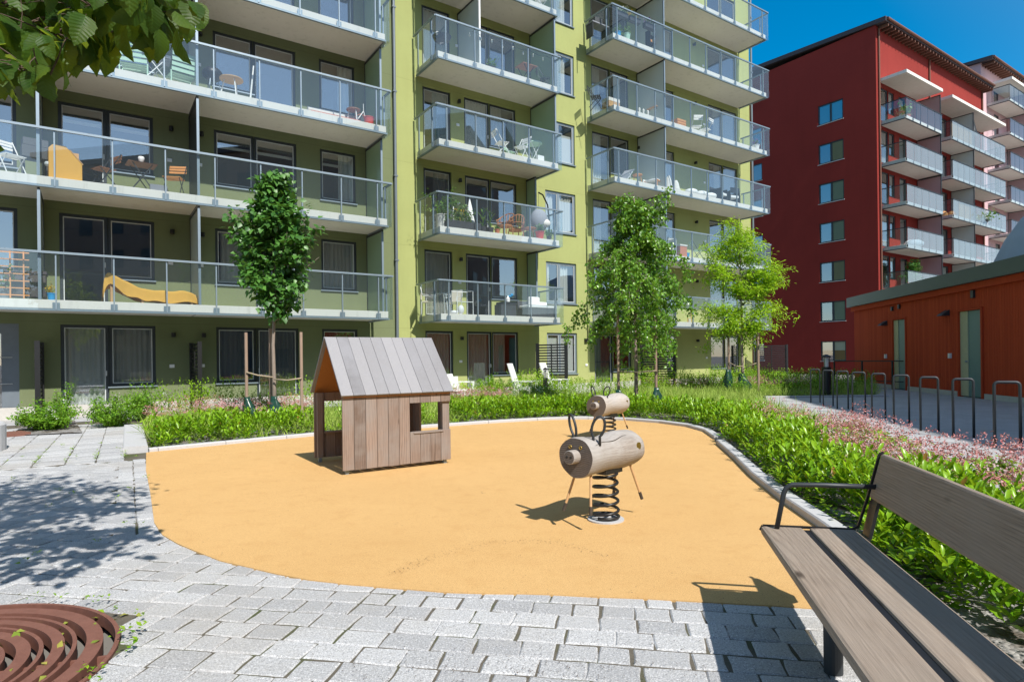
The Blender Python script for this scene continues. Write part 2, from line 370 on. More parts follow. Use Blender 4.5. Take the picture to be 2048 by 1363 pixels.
def m_rubber():
    t = NT('ochre_rubber'); p = t.pos(); sp = t.noise(p, 420, 2, .7); lg = t.noise(p, .5, 5, .6); md = t.noise(p, 5, 5, .6)
    c = t.mix((.56, .335, .13), (.73, .47, .205), lg); g2 = t.noise(p, 150, 3, .75); c = t.mix(c, (.34, .18, .055), t.ramp(sp, [(.36, .8), (.5, 0)])); c = t.mix(c, (.82, .56, .28), t.ramp(sp, [(.6, 0), (.72, .7)]))
    c = t.mix(c, (.36, .20, .07), t.ramp(g2, [(.30, .8), (.44, 0)])); c = t.mix(c, (.84, .58, .30), t.ramp(g2, [(.6, 0), (.74, .7)]))
    c = t.mix(c, (.50, .28, .10), t.ramp(md, [(.52, 0), (.78, .5)]))
    st = t.n('TexVoronoi', Vector=t.n('VectorMath', _operation='ADD', i0=t.scaled(p, (9, 9, 9)), i1=t.n('TexNoise', Vector=p, Scale=30.0).outputs['Color']).outputs[0], Scale=1.0).outputs['Distance']
    patch = t.ramp(t.noise(p, 1.1, 4, .6), [(.5, 0), (.66, 1)])
    c = t.mix(c, (.12, .07, .035), t.math('MULTIPLY', t.ramp(st, [(.05, 1), (.10, 0)]), patch))
    return t.finish(t.bsdf(c, .85, 0, t.bump(sp, .6, .004), .25))
M['rubber'] = m_rubber()
def m_joint():
    t = NT('joint_sand'); p = t.pos(); n = t.noise(p, 90, 4, .7); lg = t.noise(p, 2.2, 4, .6)
    c = t.mix((.06, .052, .04), (.20, .18, .145), n); c = t.mix(c, (.07, .09, .03), t.ramp(lg, [(.5, 0), (.65, .8)]))
    return t.finish(t.bsdf(c, .95, 0, t.bump(n, .6, .01), .1))
M['joint'] = m_joint()
def m_bed():
    t = NT('gravelly_soil'); p = t.pos(); v = t.n('TexVoronoi', Vector=p, Scale=45.0); n = t.noise(p, 14, 5, .6)
    c = t.mix((.05, .04, .03), (.14, .115, .09), n); c = t.mix(c, t.n('TexVoronoi', Vector=p, Scale=45.0).outputs['Color'], .0)
    g = t.mix((.16, .15, .145), (.45, .44, .43), v.outputs['Color']); c = t.mix(c, g, t.ramp(t.noise(p, 3.0, 4, .6), [(.42, 0), (.56, .9)]))
    return t.finish(t.bsdf(c, .95, 0, t.bump(t.math('SUBTRACT', 1.0, v.outputs['Distance']), .8, .015), .15))
M['bed'] = m_bed()
def m_slabs():
    t = NT('path_paving'); p = t.pos(); b = t.n('TexBrick', Vector=t.n('Mapping', Vector=p, Rotation=(0, 0, R(-9))).outputs[0], Scale=1.0, Color1=(.40, .405, .42), Color2=(.47, .47, .48), Mortar=(.24, .235, .22), Mortar_Size=.006, Bias=0.0, Brick_Width=.42, Row_Height=.21)
    n = t.noise(p, 180, 3, .6); c = t.mix(b.outputs[0], (.28, .28, .29), t.ramp(n, [(.35, .5), (.5, 0)])); c = t.mix(c, (.34, .32, .29), t.ramp(t.noise(p, .9, 5, .6), [(.5, 0), (.75, .5)]))
    return t.finish(t.bsdf(c, .85, 0, t.bump(t.math('SUBTRACT', n, b.outputs[1]), .3, .006), .3))
M['slabs'] = m_slabs()
def m_ground():
    t = NT('ground'); p = t.pos(); n = t.noise(p, .3, 6, .6); return t.finish(t.bsdf(t.mix((.13, .12, .11), (.2, .19, .175), n), .95))
M['ground'] = m_ground()
def m_corten():
    t = NT('corten_steel'); p = t.pos(); n = t.noise(p, 16, 6, .65); f = t.noise(p, 240, 3, .6)
    c = t.mix((.14, .058, .042), (.27, .122, .09), n); c = t.mix(c, (.36, .18, .13), t.ramp(f, [(.55, 0), (.75, .5)]))
    return t.finish(t.bsdf(c, .62, .15, t.bump(f, .25, .002), .4))
M['corten'] = m_corten()
M['log'] = wood('weathered_log', (.20, .165, .14), (.52, .475, .43), 0, .35, False, .8, (.44, .425, .41), .6)
def m_loggrain():
    t = NT('log_end_grain'); p = t.pos(); d = t.n('VectorMath', _operation='LENGTH', i0=t.n('VectorMath', _operation='MULTIPLY', i0=p, i1=(0, 1, 1)).outputs[0]).outputs['Value']
    s = t.math('SINE', t.math('MULTIPLY', t.math('ADD', d, t.math('MULTIPLY', t.noise(p, 12, 4), .03)), 420)); c = t.mix((.105, .085, .072), (.17, .14, .12), t.math('MULTIPLY_ADD', s, .3, t.noise(p, 30, 4)))
    return t.finish(t.bsdf(c, .85, 0, t.bump(s, .2, .003), .2))
M['logend'] = m_loggrain()
M['housewall'] = wood('playhouse_wall_boards', (.10, .068, .052), (.34, .255, .21), 2, .5, True, .78, (.27, .245, .23))
M['houseroof'] = wood('playhouse_roof_boards', (.12, .118, .125), (.35, .345, .36), 2, .5, False, .75, (.27, .27, .29))
M['housein'] = wood('playhouse_ply', (.30, .12, .035), (.52, .25, .08), 2, .6, False, .7)
M['benchwood'] = wood('bench_pine', (.095, .068, .049), (.37, .30, .24), 1, .62, True, .6, (.29, .245, .205), .4)
M['stake'] = wood('stake_pine', (.20, .135, .10), (.40, .29, .22), 2, .8, False)
M['bark_pale'] = wood('pale_bark', (.16, .12, .095), (.40, .33, .28), 2, .5, False, .9)
M['bark_spot'] = wood('spotted_bark', (.07, .05, .045), (.44, .36, .31), 2, .35, False, .9)
M['bark_dark'] = wood('dark_bark', (.05, .035, .028), (.16, .11, .085), 2, .5, False, .9)

# ------------------------------------------------------------ setting: ground, paving, playground, beds
OR = [(-5.5, 9.22), (-4.6, 7.7), (-3.77, 6.38), (-3.35, 5.7), (-3.03, 5.18), (-2.75, 4.81), (-2.5, 4.57), (-2.23, 4.35), (-2.0, 4.17), (-1.73, 4.02), (-1.5, 3.89), (-1.26, 3.78), (-.98, 3.69), (-.68, 3.62), (-.37, 3.55), (.2, 3.5), (.75, 3.42), (1.37, 3.31), (1.74, 3.23)]
KR = [(1.78, 3.26), (2.02, 3.45), (2.19, 3.75), (2.29, 4.18), (2.36, 4.72), (2.45, 5.62), (2.62, 6.78), (2.86, 8.0), (3.1, 9.38)]
KB = [(3.24, 9.9), (3.38, 10.9), (3.30, 11.7), (2.95, 12.4), (2.39, 13.0), (1.9, 13.25), (1.36, 13.35), (.8, 13.3), (.26, 13.1), (-.5, 12.75), (-1.26, 12.32), (-2.4, 11.68), (-3.54, 10.98), (-4.2, 10.4), (-4.85, 9.83), (-5.48, 9.26)]
orange = OR + KR + KB
def sheet(name, poly, z, mat, kind='structure', thick=0.0):
    m = MB()
    if thick: m.prism(poly, z - thick, z)
    else: m.add([(p[0], p[1], z) for p in poly], [tuple(range(len(poly)))] if sum(poly[i][0] * poly[(i + 1) % len(poly)][1] - poly[(i + 1) % len(poly)][0] * poly[i][1] for i in range(len(poly))) > 0 else [tuple(reversed(range(len(poly))))])
    return tag(m.build(name, mat), kind=kind)
sheet('ground', [(-900, -900), (900, -900), (900, 900), (-900, 900)], -.09, M['ground'])
sheet('playground_surface', orange, .006, M['rubber'], thick=.05)
PE = [(3.2, -2.0), (3.95, 2.0), (4.55, 5.4), (5.25, 9.0), (6.3, 14.4), (7.3, 18.9)]        # bed / path edge
sheet('path', PE + [(8.2, 19.25), (11.8, 19.3), (12.2, 30), (24, 30), (24, -6), (2.6, -6)], -.002, M['slabs'])
# planting beds
A0 = F(-1.3, 1.75, 0); A1 = F(29.6, 1.75, 0)
bed_main = [(1.72, .4), (1.78, 3.15)] + [(p[0] + .1, p[1] - (.06 if p[1] < 4 else 0)) for p in KR] + [(p[0] + (.1 if i < 4 else 0), p[1] + (.08 if i > 3 else 0)) for i, p in enumerate(KB)] + [(-5.45, 9.35), (-7.42, 12.35), (-7.55, 12.75), tuple(F(1.75, 1.75, 0)[:2]), tuple(A1[:2]), (14.6, 28.3), (14.2, 24), (12.4, 21.3), (11.7, 19.6), (8.0, 19.6)] + [(p[0], p[1]) for p in reversed(PE)] + [(3.0, .6)]
sheet('planting_bed', bed_main, .03, M['bed'])
sheet('terrace_paving', [tuple(F(-9, .0, 0)[:2]), tuple(F(-9, 1.75, 0)[:2]), tuple(F(31, 1.75, 0)[:2]), tuple(F(31, 0, 0)[:2])], .0, M['slabs'])
# setts: every stone modelled, all in one paving sheet
GC, GR = (-2.70, 2.59), .87
def in_sett(p):
    x, y = p
    if (x - GC[0]) ** 2 + (y - GC[1]) ** 2 < (GR - .01) ** 2: return False
    return True
def lay(zone, ang, row, lmin, lmax, ox, oy, ext, mi=0, jit=.0065, V=None):
    c, s = math.cos(ang), math.sin(ang); m = V
    v = -ext
    while v < ext:
        u = -ext + random.uniform(0, .2); h = row * random.uniform(.94, 1.06)
        while u < ext:
            l = random.uniform(lmin, lmax)
            cx, cy = u + l / 2, v + h / 2; wx, wy = ox + cx * c - cy * s, oy + cx * s + cy * c
            if wy > -.3 and in_sett((wx, wy)) and zone(wx, wy):
                g = .0030; z = random.uniform(-.002, .002); tx, ty = random.uniform(-.010, .010), random.uniform(-.010, .010)
                base = [(u + g, v + g), (u + l - g, v + g), (u + l - g, v + h - g), (u + g, v + h - g)]
                o = [(a + random.uniform(-jit, jit), b + random.uniform(-jit, jit)) for a, b in base]
                # add mid edge points for a hewn outline
                ring = []
                for i in range(4):
                    a, b = o[i], o[(i + 1) % 4]
                    ring.append(a); ring.append(((a[0] + b[0]) / 2 + random.uniform(-.006, .006), (a[1] + b[1]) / 2 + random.uniform(-.006, .006)))
                W = lambda q, zz: (ox + q[0] * c - q[1] * s, oy + q[0] * s + q[1] * c, zz + tx * (q[0] - cx) + ty * (q[1] - cy))
                inn = [(cx + (a - cx) * (1 - .018 / l), cy + (b - cy) * (1 - .018 / h)) for a, b in ring]
                vs = [W(q, -.04) for q in ring] + [W(q, z - .008) for q in ring] + [W(q, z) for q in inn]
                if (wx - GC[0]) ** 2 + (wy - GC[1]) ** 2 < 1.4:
                    nv = []
                    for (a, b, zz) in vs: d_ = math.hypot(a - GC[0], b - GC[1]); k_ = max(1.0, (GR + .008) / d_); nv.append((GC[0] + (a - GC[0]) * k_, GC[1] + (b - GC[1]) * k_, zz))
                    vs = nv
                fs = [(i, (i + 1) % 8, 8 + (i + 1) % 8, 8 + i) for i in range(8)] + [(8 + i, 8 + (i + 1) % 8, 16 + (i + 1) % 8, 16 + i) for i in range(8)] + [tuple(range(16, 24))]
                m.add(vs, fs, mi)
            u += l
        v += h
E0, E1 = Vector((-5.84, 9.25)), Vector((-3.11, 4.89)); LD = (E0 - E1).normalized()
def left_of(x, y, off=0.0):       # left of the long straight joint
    return (x - E1.x) * LD.y - (y - E1.y) * LD.x < -off
def zone_left(x, y): return left_of(x, y) and (x - E1.x) * LD.x + (y - E1.y) * LD.y > -.15 and x > -13 and not far_left(x, y)
def far_left(x, y): return (x - E0.x) * LD.x + (y - E0.y) * LD.y > -.85 - .10 * (x - E0.x)
def o_in(x, y): return inpoly(np.array([[x, y]]), orange)[0]
def zone_strip(x, y): return (not left_of(x, y)) and (x - E1.x) * LD.x + (y - E1.y) * LD.y > -.15 and not far_left(x, y) and x < -2.6 and not o_in(x - .14, y - .08)
def zone_front(x, y):
    if (x - E1.x) * LD.x + (y - E1.y) * LD.y > -.15 and x < -2.6: return False
    if x > 1.8 or x < -9 or y > 5.5: return False
    return not o_in(x, y - .12) or not o_in(x, y)
def zone_far(x, y):
    return left_of(x, y, -.02) and far_left(x, y) and x > -16 and (x - E0.x) * LD.x + (y - E0.y) * LD.y < 9 and (Vector((x, y)).dot(Vector((NX, NY))) > N0 + 2.6)
pv = MB()
lay(lambda x, y: zone_front(x, y) or zone_left(x, y), math.atan2(-.17, .985), .163, .15, .27, 0, 2.0, 15, V=pv)
lay(zone_strip, math.atan2(LD.y, LD.x), .16, .2, .34, E1.x, E1.y, 9, V=pv)
lay(zone_far, math.atan2(LD.y, LD.x), .34, .20, .34, E0.x, E0.y, 12, 0, .004, V=pv)
tag(pv.build('granite_paving', [M['granite'], M['slabs']]), kind='structure')
_a = [(GC[0] + .875 * math.cos(t), GC[1] + .875 * math.sin(t)) for t in np.linspace(-math.pi / 2, math.pi / 2, 25)]; _b = [(2 * GC[0] - x, y) for x, y in _a]
sheet('paving_joints', [(GC[0], -1), (1.82, -1), (1.9, 3.4), (-2, 8), (GC[0], 7.9)] + _a[::-1], -.0065, M['joint'])
sheet('paving_joints', [(GC[0], -1)] + _b + [(GC[0], 7.9), (-5.4, 9.3), (-7.5, 12.7), (-8.2, 17), (-16, 14), (-16, -1)], -.0065, M['joint'])
# kerbs: one run per kerb stone line
def kerb(name, line, w, h, out, label, seg=1.0):
    m = MB(); line = [Vector((p[0], p[1])) for p in line]
    pts = []
    for a, b in zip(line[:-1], line[1:]):
        k = max(1, int((b - a).length / .12)); pts += [a.lerp(b, i / k) for i in range(k)]
    pts.append(line[-1]); n = len(pts); prof = [(0, -.05), (0, h - .012), (.012, h), (w - .012, h), (w, h - .012), (w, -.05)]
    per = max(2, int(seg / .12)); i = 0
    while i < n - 1:
        j = min(n - 1, i + per); vs = []; fs = []
        for q in range(i, j + 1):
            d = (pts[min(q + 1, n - 1)] - pts[max(q - 1, 0)]).normalized(); nr = Vector((d.y, -d.x)) * out
            e = d * (.004 if q == i else -.004 if q == j else 0)
            for a, z in prof: p = pts[q] + nr * a + e; vs.append((p.x, p.y, z))
        K = len(prof)
        for q in range(j - i):
            for a in range(K - 1): fs.append((q * K + a, q * K + a + 1, (q + 1) * K + a + 1, (q + 1) * K + a))
        fs.append(tuple(range(K))); fs.append(tuple(reversed(range((j - i) * K, (j - i + 1) * K))))
        m.add(vs, fs); i = j
    return tag(m.build(name, M['concrete']), kind='structure')
kerb('kerb', KR, .13, .075, 1, '')
kerb('kerb', KB, .13, .06, 1, '')
kerb('kerb', [(8.0, 19.45), (11.9, 19.45)], .12, .05, -1, '')
kerb('kerb', [(-5.52, 9.3), (-7.6, 12.62)], .32, .10, -1, '', 1.6)
kerb('kerb', [(3.72, 11.15), (4.7, 12.0)], .28, .14, 1, '', 2)
# ------------------------------------------------------------ facades (local frame: x along, y = -outward, z up)
ST = 2.82
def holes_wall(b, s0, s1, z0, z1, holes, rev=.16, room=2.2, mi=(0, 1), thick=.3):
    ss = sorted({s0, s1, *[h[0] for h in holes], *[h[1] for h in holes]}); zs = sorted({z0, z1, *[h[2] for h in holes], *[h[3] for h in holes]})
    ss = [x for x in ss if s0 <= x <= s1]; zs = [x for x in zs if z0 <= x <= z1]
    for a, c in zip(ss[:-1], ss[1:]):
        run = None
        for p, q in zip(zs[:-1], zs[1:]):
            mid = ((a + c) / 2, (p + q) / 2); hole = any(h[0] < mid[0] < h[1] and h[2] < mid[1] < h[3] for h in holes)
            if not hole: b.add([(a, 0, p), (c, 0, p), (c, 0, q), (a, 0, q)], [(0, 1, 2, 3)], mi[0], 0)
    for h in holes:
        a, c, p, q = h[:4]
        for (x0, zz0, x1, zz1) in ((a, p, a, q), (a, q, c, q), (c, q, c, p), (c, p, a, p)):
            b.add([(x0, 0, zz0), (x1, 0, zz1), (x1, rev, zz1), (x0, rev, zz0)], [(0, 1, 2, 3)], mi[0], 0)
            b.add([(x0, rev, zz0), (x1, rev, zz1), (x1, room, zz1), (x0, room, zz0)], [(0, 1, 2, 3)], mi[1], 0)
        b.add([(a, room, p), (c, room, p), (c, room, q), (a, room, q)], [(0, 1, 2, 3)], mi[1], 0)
def curtain_mesh(a, c, p, q, y, amp=.03, wl=.13):
    n = max(4, int((c - a) / .02)); ph = random.uniform(0, 6)
    top = [(a + (c - a) * i / n, y + amp * math.sin(ph + 6.283 * (a + (c - a) * i / n) / wl + .8 * math.sin(i * .21)), q) for i in range(n + 1)]
    vs = top + [(x + random.uniform(-.003, .003), yy * 1.0 + .2 * (yy - y), p) for x, yy, z in top]
    return vs, [(i, i + 1, n + 2 + i, n + 1 + i) for i in range(n)]
def m_curtain(nm, c): return plain(nm, c, .95, var=.06, scale=3)
M['cur_w'] = m_curtain('sheer_curtain', (.74, .73, .69)); M['cur_b'] = m_curtain('linen_curtain', (.56, .52, .46)); M['cur_d'] = m_curtain('dark_curtain', (.20, .19, .18)); M['cur_t'] = m_curtain('teal_curtain', (.18, .30, .33))
def window(par, a, c, p, q, kind='window', mull=(), cur=None, frame='frame', fw=.075, y=.05, sill=True, handle=None, panel=None, bead='bead', curw=(0, 1), depth=.07, sillm='steel'):
    """frame mesh at the opening, with pane, bead, sill and curtain children"""
    b = MB(); e = .002
    b.box(a + e, a + fw, y, y + depth, p + e, q - e); b.box(c - fw, c - e, y, y + depth, p + e, q - e)
    b.box(a + fw, c - fw, y, y + depth, q - fw, q - e); b.box(a + fw, c - fw, y, y + depth, p + e, p + fw)
    xs = [a + fw, *sum(([m - .05, m + .05] for m in mull), []), c - fw]
    for m in mull: b.box(m - .05, m + .05, y - .004, y + depth, p + fw, q - fw)
    if panel: b.box(a + fw, c - fw, y, y + depth, p + fw, p + panel)
    o = b.build(kind, M[frame], par)
    g = MB(); d = MB(); zb = p + (panel or fw)
    for x0, x1 in zip(xs[::2], xs[1::2]):
        g.add([(x0, y + .03, zb), (x1, y + .03, zb), (x1, y + .03, q - fw), (x0, y + .03, q - fw)], [(0, 1, 2, 3)])
        w = .022
        d.box(x0, x0 + w, y + .012, y + .03, zb, q - fw); d.box(x1 - w, x1, y + .012, y + .03, zb, q - fw); d.box(x0 + w, x1 - w, y + .012, y + .03, q - fw - w, q - fw); d.box(x0 + w, x1 - w, y + .012, y + .03, zb, zb + w)
    g.build('pane', M['wglass'], o)
    if bead: d.build('sash', M[bead], o)
    if sill: s_ = MB(); s_.box(a - .03, c + .03, -.055, y, p - .035, p - .003); s_.build('sill', M[sillm], o)
    if handle is not None: h = MB(); h.box(handle - .012, handle + .012, y - .05, y, p + 1.0, p + 1.13); h.build('handle', M['bead'], o)
    if cur:
        k = MB(); x0, x1 = a + fw, c - fw
        for (f0, f1) in (curw if hasattr(curw[0], '__len__') else [curw]):
            vs, fs = curtain_mesh(x0 + (x1 - x0) * f0, x0 + (x1 - x0) * f1, p + .03, q - .06, y + .12); k.add(vs, fs)
        k.build('curtain', M[cur], o, smooth=True)
    return o
def lamp(par, s, z, y=0):
    b = MB(); b.box(s - .03, s + .03, -.05, -.002, z - .05, z + .05); b.cyl((s, -.10, z - .06), (s, -.10, z + .06), .055, 14); return b.build('wall_lamp', M['black'], par)
def socket(par, s, z): b = MB(); b.box(s - .06, s + .06, -.03, -.002, z - .045, z + .045); return b.build('wall_socket', M['white'], par, bevel=.006)
def slab(par, s0, s1, zf, depth=1.6, t=.2, name='balcony', mat='soffit', edge='steel'):
    b = MB(); b.box(s0, s1, -depth, -.003, zf - t, zf); o = b.build(name, M[mat], par, bevel=.008)
    e = MB(); zz = zf - t
    e.box(s0 - .02, s1 + .02, -depth - .05, -depth + .02, zz - .055, zz - .004); e.box(s1 - .02, s1 + .04, -depth + .02, -.05, zz - .055, zz - .004); e.box(s0 - .04, s0 + .02, -depth + .02, -.05, zz - .055, zz - .004)
    e.build('edge_profile', M[edge], o); return o
def rail_run(o, p, q, z0, z1, posts, pn='railing_post', gn='glass_panel', one=False, steel='steel', glass='bglass', zf=None, pw=.07):
    """glass balustrade from p to q (local xy), posts at fractions"""
    p, q = Vector(p), Vector(q); d = (q - p).normalized(); nr = Vector((d.y, -d.x)); L = (q - p).length
    h = MB(); h.beam((*p, z1 - .025), (*q, z1 - .025), .06, .05)
    hs_ = h.build('handrail', M[steel], o)
    P = MB()
    for f in posts:
        c = p + d * f - nr * .03
        k = P if one else MB()
        k.beam((c.x, c.y, z0 + .02), (c.x, c.y, z1 - .04), pw * .75, .012 if pw < .06 else .03, (*d, 0)); k.beam((c.x, c.y, z0 + .015), (c.x, c.y, z0 + .175), .14, .014, (*nr, 0))
        if not one: k.build(pn, M[steel], o)
    if one and posts: P.build(pn, M[steel], o)
    cuts = [0, *[f for f in posts if .12 < f < L - .12], L]
    G = MB()
    for a, b_ in zip(cuts[:-1], cuts[1:]):
        u, v = p + d * (a + .012), p + d * (b_ - .012); g = G if one else MB(); off = nr * .006
        g.add([(u.x + off.x, u.y + off.y, z0), (v.x + off.x, v.y + off.y, z0), (v.x + off.x, v.y + off.y, z1 - .04), (u.x + off.x, u.y + off.y, z1 - .04)], [(0, 1, 2, 3)])
        if not one: g.build(gn, M[glass], o)
    if one: G.build(gn, M[glass], o)
def screen(o, s, y0, y1, z0, z1, mat='frost_grey', fr='dsteel', post='steel'):
    b = MB(); b.box(s - .008, s + .008, y0 + .05, y1 - .03, z0 + .03, z1 - .06); k = b.build('privacy_screen', M[mat], o)
    f = MB(); f.box(s - .025, s + .025, y0, y1, z1 - .06, z1); f.box(s - .02, s + .02, y1 - .03, y1, z0, z1 - .06); f.box(s - .02, s + .02, y0 + .03, y1 - .03, z0, z0 + .03); f.build('screen_frame', M[fr], k)
    g = MB(); g.box(s - .03, s + .03, y0, y0 + .05, z0, z1 - .062); g.build('screen_post', M[post], k)
    return k
# ---- green house
gh = thing('apartment_building', 'long green apartment house with stacked glass balconies, sage at left and lime at right', 'building', (NX * N0, NY * N0, 0), FROT)
SA, SB = 8.49, 28.28
ZT = 22.9
HA = []; HC = []
for k in range(0, 5):
    z = ST * k
    HA += [(-.60, .42, z + .02, z + 2.34), (.42, 1.48, z + .74, z + 2.34), (2.98, 4.06, z + .74, z + 2.34), (4.06, 5.28, z + .02, z + 2.34), (6.0, 7.15, z + .74, z + 2.34)]
    HA += [(-2.9, -1.42, z + .02, z + 2.34)] if k == 0 else [(-3.2, -1.42, z + .5, z + 2.34)]
for k in range(0, 7):
    z = ST * k
    HC += [(9.57, 10.67, z + .02 if k else z + .4, z + 2.34), (11.22, 12.3, z + .02, z + 2.34), (12.3, 13.5, z + .74, z + 2.34), (14.87, 16.42, z + .70, z + 2.34),
           (17.37, 18.42, z + .02, z + 2.34), (18.42, 19.53, z + .74, z + 2.34), (21.80, 22.46, z + .02, z + 2.34), (24.95, 26.05, z + .74, z + 2.34), (26.05, 27.2, z + .02, z + 2.34)]
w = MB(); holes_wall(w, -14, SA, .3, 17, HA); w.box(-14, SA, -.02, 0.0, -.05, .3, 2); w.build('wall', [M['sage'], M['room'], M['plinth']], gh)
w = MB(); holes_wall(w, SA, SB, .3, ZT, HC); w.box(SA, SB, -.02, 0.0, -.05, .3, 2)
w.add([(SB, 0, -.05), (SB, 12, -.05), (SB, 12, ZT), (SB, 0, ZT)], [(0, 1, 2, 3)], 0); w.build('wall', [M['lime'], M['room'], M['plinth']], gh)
w = MB(); w.box(-14.2, SB + .2, -.2, 12, ZT, ZT + .25); w.build('roof', M['roofdark'], gh)
for s_ in (SA, SB + .06):
    p = MB(); p.cyl((s_, -.09, .0), (s_, -.09, ZT if s_ > 20 else 17), .05, 12)
    for z in range(1, 8): p.box(s_ - .065, s_ + .065, -.15, -.003, z * ST - 1.0, z * ST - .95)
    p.build('drainpipe', M['zinc'], gh)
CURA = {0: ['cur_w', 'cur_b', 'cur_d', 'cur_d', 'cur_d'], 1: [None, None, 'cur_b', 'cur_d', 'cur_b'], 2: [None, None, None, None, 'cur_w'], 3: [None, None, None, None, 'cur_w'], 4: [None] * 5}
def half(i): return [(0, 1), (.0, 1), (0, .85), (.1, 1), (.45, 1)][i % 5]
for k in range(0, 5):
    z = ST * k; c = CURA[k]
    window(gh, -.60, .42, z + .02, z + 2.34, 'door', cur=c[0], sill=False, handle=.36, panel=None, curw=(0, 1))
    window(gh, .42, 1.48, z + .74, z + 2.34, cur=c[1], curw=half(k))
    window(gh, 2.98, 4.06, z + .74, z + 2.34, cur=c[2], curw=half(k + 2))
    window(gh, 4.06, 5.28, z + .02, z + 2.34, 'door', cur=c[3], sill=False, handle=4.13)
    window(gh, 6.0, 7.15, z + .74, z + 2.34, cur=c[4], curw=(.55, 1) if k > 1 else (0, 1))
    if k: window(gh, -3.2, -1.42, z + .5, z + 2.34)
    lamp(gh, 1.9, z + 2.1); lamp(gh, 2.65, z + 2.1); socket(gh, 1.86, z + 1.25); socket(gh, 2.61, z + 1.25)
# blinds rolled at the tops of the upper left windows
for k in (2, 3):
    for a, c in ((-.52, .36), (.5, 1.4), (3.06, 3.98), (4.14, 5.2), (6.08, 7.07)):
        b = MB(); b.box(a, c, .19, .21, ST * k + 1.88, ST * k + 1.96); b.build('blind', M['blind'], gh)
# entrance door at the far left
d = MB(); a, c = -2.9, -1.42
d.box(a, a + .2, .04, .12, .02, 2.34); d.box(c - .34, c, .04, .12, .02, 2.34); d.box(a + .2, c - .34, .04, .12, 2.1, 2.34); d.box(a + .2, c - .34, .04, .12, .02, .3)
ed = d.build('door', M['zinc'], gh); g = MB(); g.add([(a + .2, .08, .3), (c - .34, .08, .3), (c - .34, .08, 2.1), (a + .2, .08, 2.1)], [(0, 1, 2, 3)]); g.build('pane', M['wglass'], ed)
h = MB(); h.cyl((-1.83, -.06, .78), (-1.83, -.06, 1.62), .016); h.cyl((-1.83, -.06, .88), (-1.55, .03, .88), .011); h.cyl((-1.83, -.06, 1.52), (-1.55, .03, 1.52), .011); h.build('handle', M['bead'], ed)
CURC = ['cur_b', 'cur_b', 'cur_d', None, 'cur_w', None, 'cur_b']
for k in range(0, 7):
    z = ST * k; r = random.Random(k)
    window(gh, 9.57, 10.67, z + (.02 if k else .4), z + 2.34, 'window' if k == 0 else 'door', cur=CURC[k] if k != 3 else 'cur_t', curw=(.4, 1) if k in (2, 3) else (0, 1), sill=False)
    window(gh, 11.22, 12.3, z + .02, z + 2.34, 'door', cur=['cur_b', None, None, 'cur_w', None, 'cur_w', None][k], sill=False, handle=12.24)
    window(gh, 12.3, 13.5, z + .74, z + 2.34, cur=['cur_b', None, None, 'cur_b', None, None, None][k], curw=(0, .55))
    if k == 0:
        window(gh, 14.87, 16.42, z + .70, z + 2.34, mull=(15.55,), frame='steel', bead='bead')
        b = MB(); b.box(14.95, 16.34, .16, .165, z + .76, z + 2.28); b.build('blind', M['blind'], gh)
    else: window(gh, 14.87, 16.42, z + .70, z + 2.34, mull=(15.55,), frame='steel', cur=['cur_w', 'cur_w', 'cur_w', None, 'cur_w', 'cur_w', None][k], curw=[(0, .16), (.52, .8)] if k != 2 else [(0, .3), (.5, .95)])
    if k == 3: b = MB(); b.box(15.6, 16.34, .16, .165, z + .76, z + 1.9); b.build('blind', M['blind'], gh)
    window(gh, 17.37, 18.42, z + .02, z + 2.34, 'door', cur=['cur_d', 'cur_b', 'cur_w', 'cur_w', 'cur_b', None, None][k], sill=False, curw=(0, .6) if k > 1 else (0, 1))
    window(gh, 18.42, 19.53, z + .74, z + 2.34, cur=['cur_d', None, None, None, 'cur_w', None, None][k], curw=(.3, .7))
    window(gh, 21.80, 22.46, z + .02, z + 2.34, 'door', sill=False, cur='cur_b' if k % 2 else None, fw=.06)
    window(gh, 24.95, 26.05, z + .74, z + 2.34, cur=[None, 'cur_d', None, 'cur_b', 'cur_b', None, None][k], curw=(.5, 1))
    window(gh, 26.05, 27.2, z + .02, z + 2.34, 'door', sill=False, cur=[None, None, None, 'cur_b', 'cur_b', 'cur_d', None][k])
    for s_ in (10.98, 20.05, 23.9): lamp(gh, s_, z + 2.08)
    for s_ in (10.95, 24.6): socket(gh, s_, z + 1.26)
lm = MB(); lm.box(16.80, 16.95, -.09, -.002, 1.98, 2.12); lm.build('wall_lamp', M['black'], gh); socket(gh, 16.9, 1.04)
DEP = 1.6; ZL, ZH = -.24, 1.10
def ghbal(s0, s1, k, posts, one, left=True, right=True, seg=None):
    zf = ST * k; o = slab(gh, s0, s1, zf)
    yf = -DEP - .07
    a, b_ = (s0 - .12 if left else s0), (s1 + .12 if right else s1)
    rail_run(o, (a, yf), (b_, yf), zf + ZL, zf + ZH, [p - a for p in posts], one=one)
    if left: rail_run(o, (a, -.06), (a, yf), zf + ZL, zf + ZH, [.28, 1.25], one=True)
    if right: rail_run(o, (b_, yf), (b_, -.06), zf + ZL, zf + ZH, [.42, 1.45], one=True)
    return o
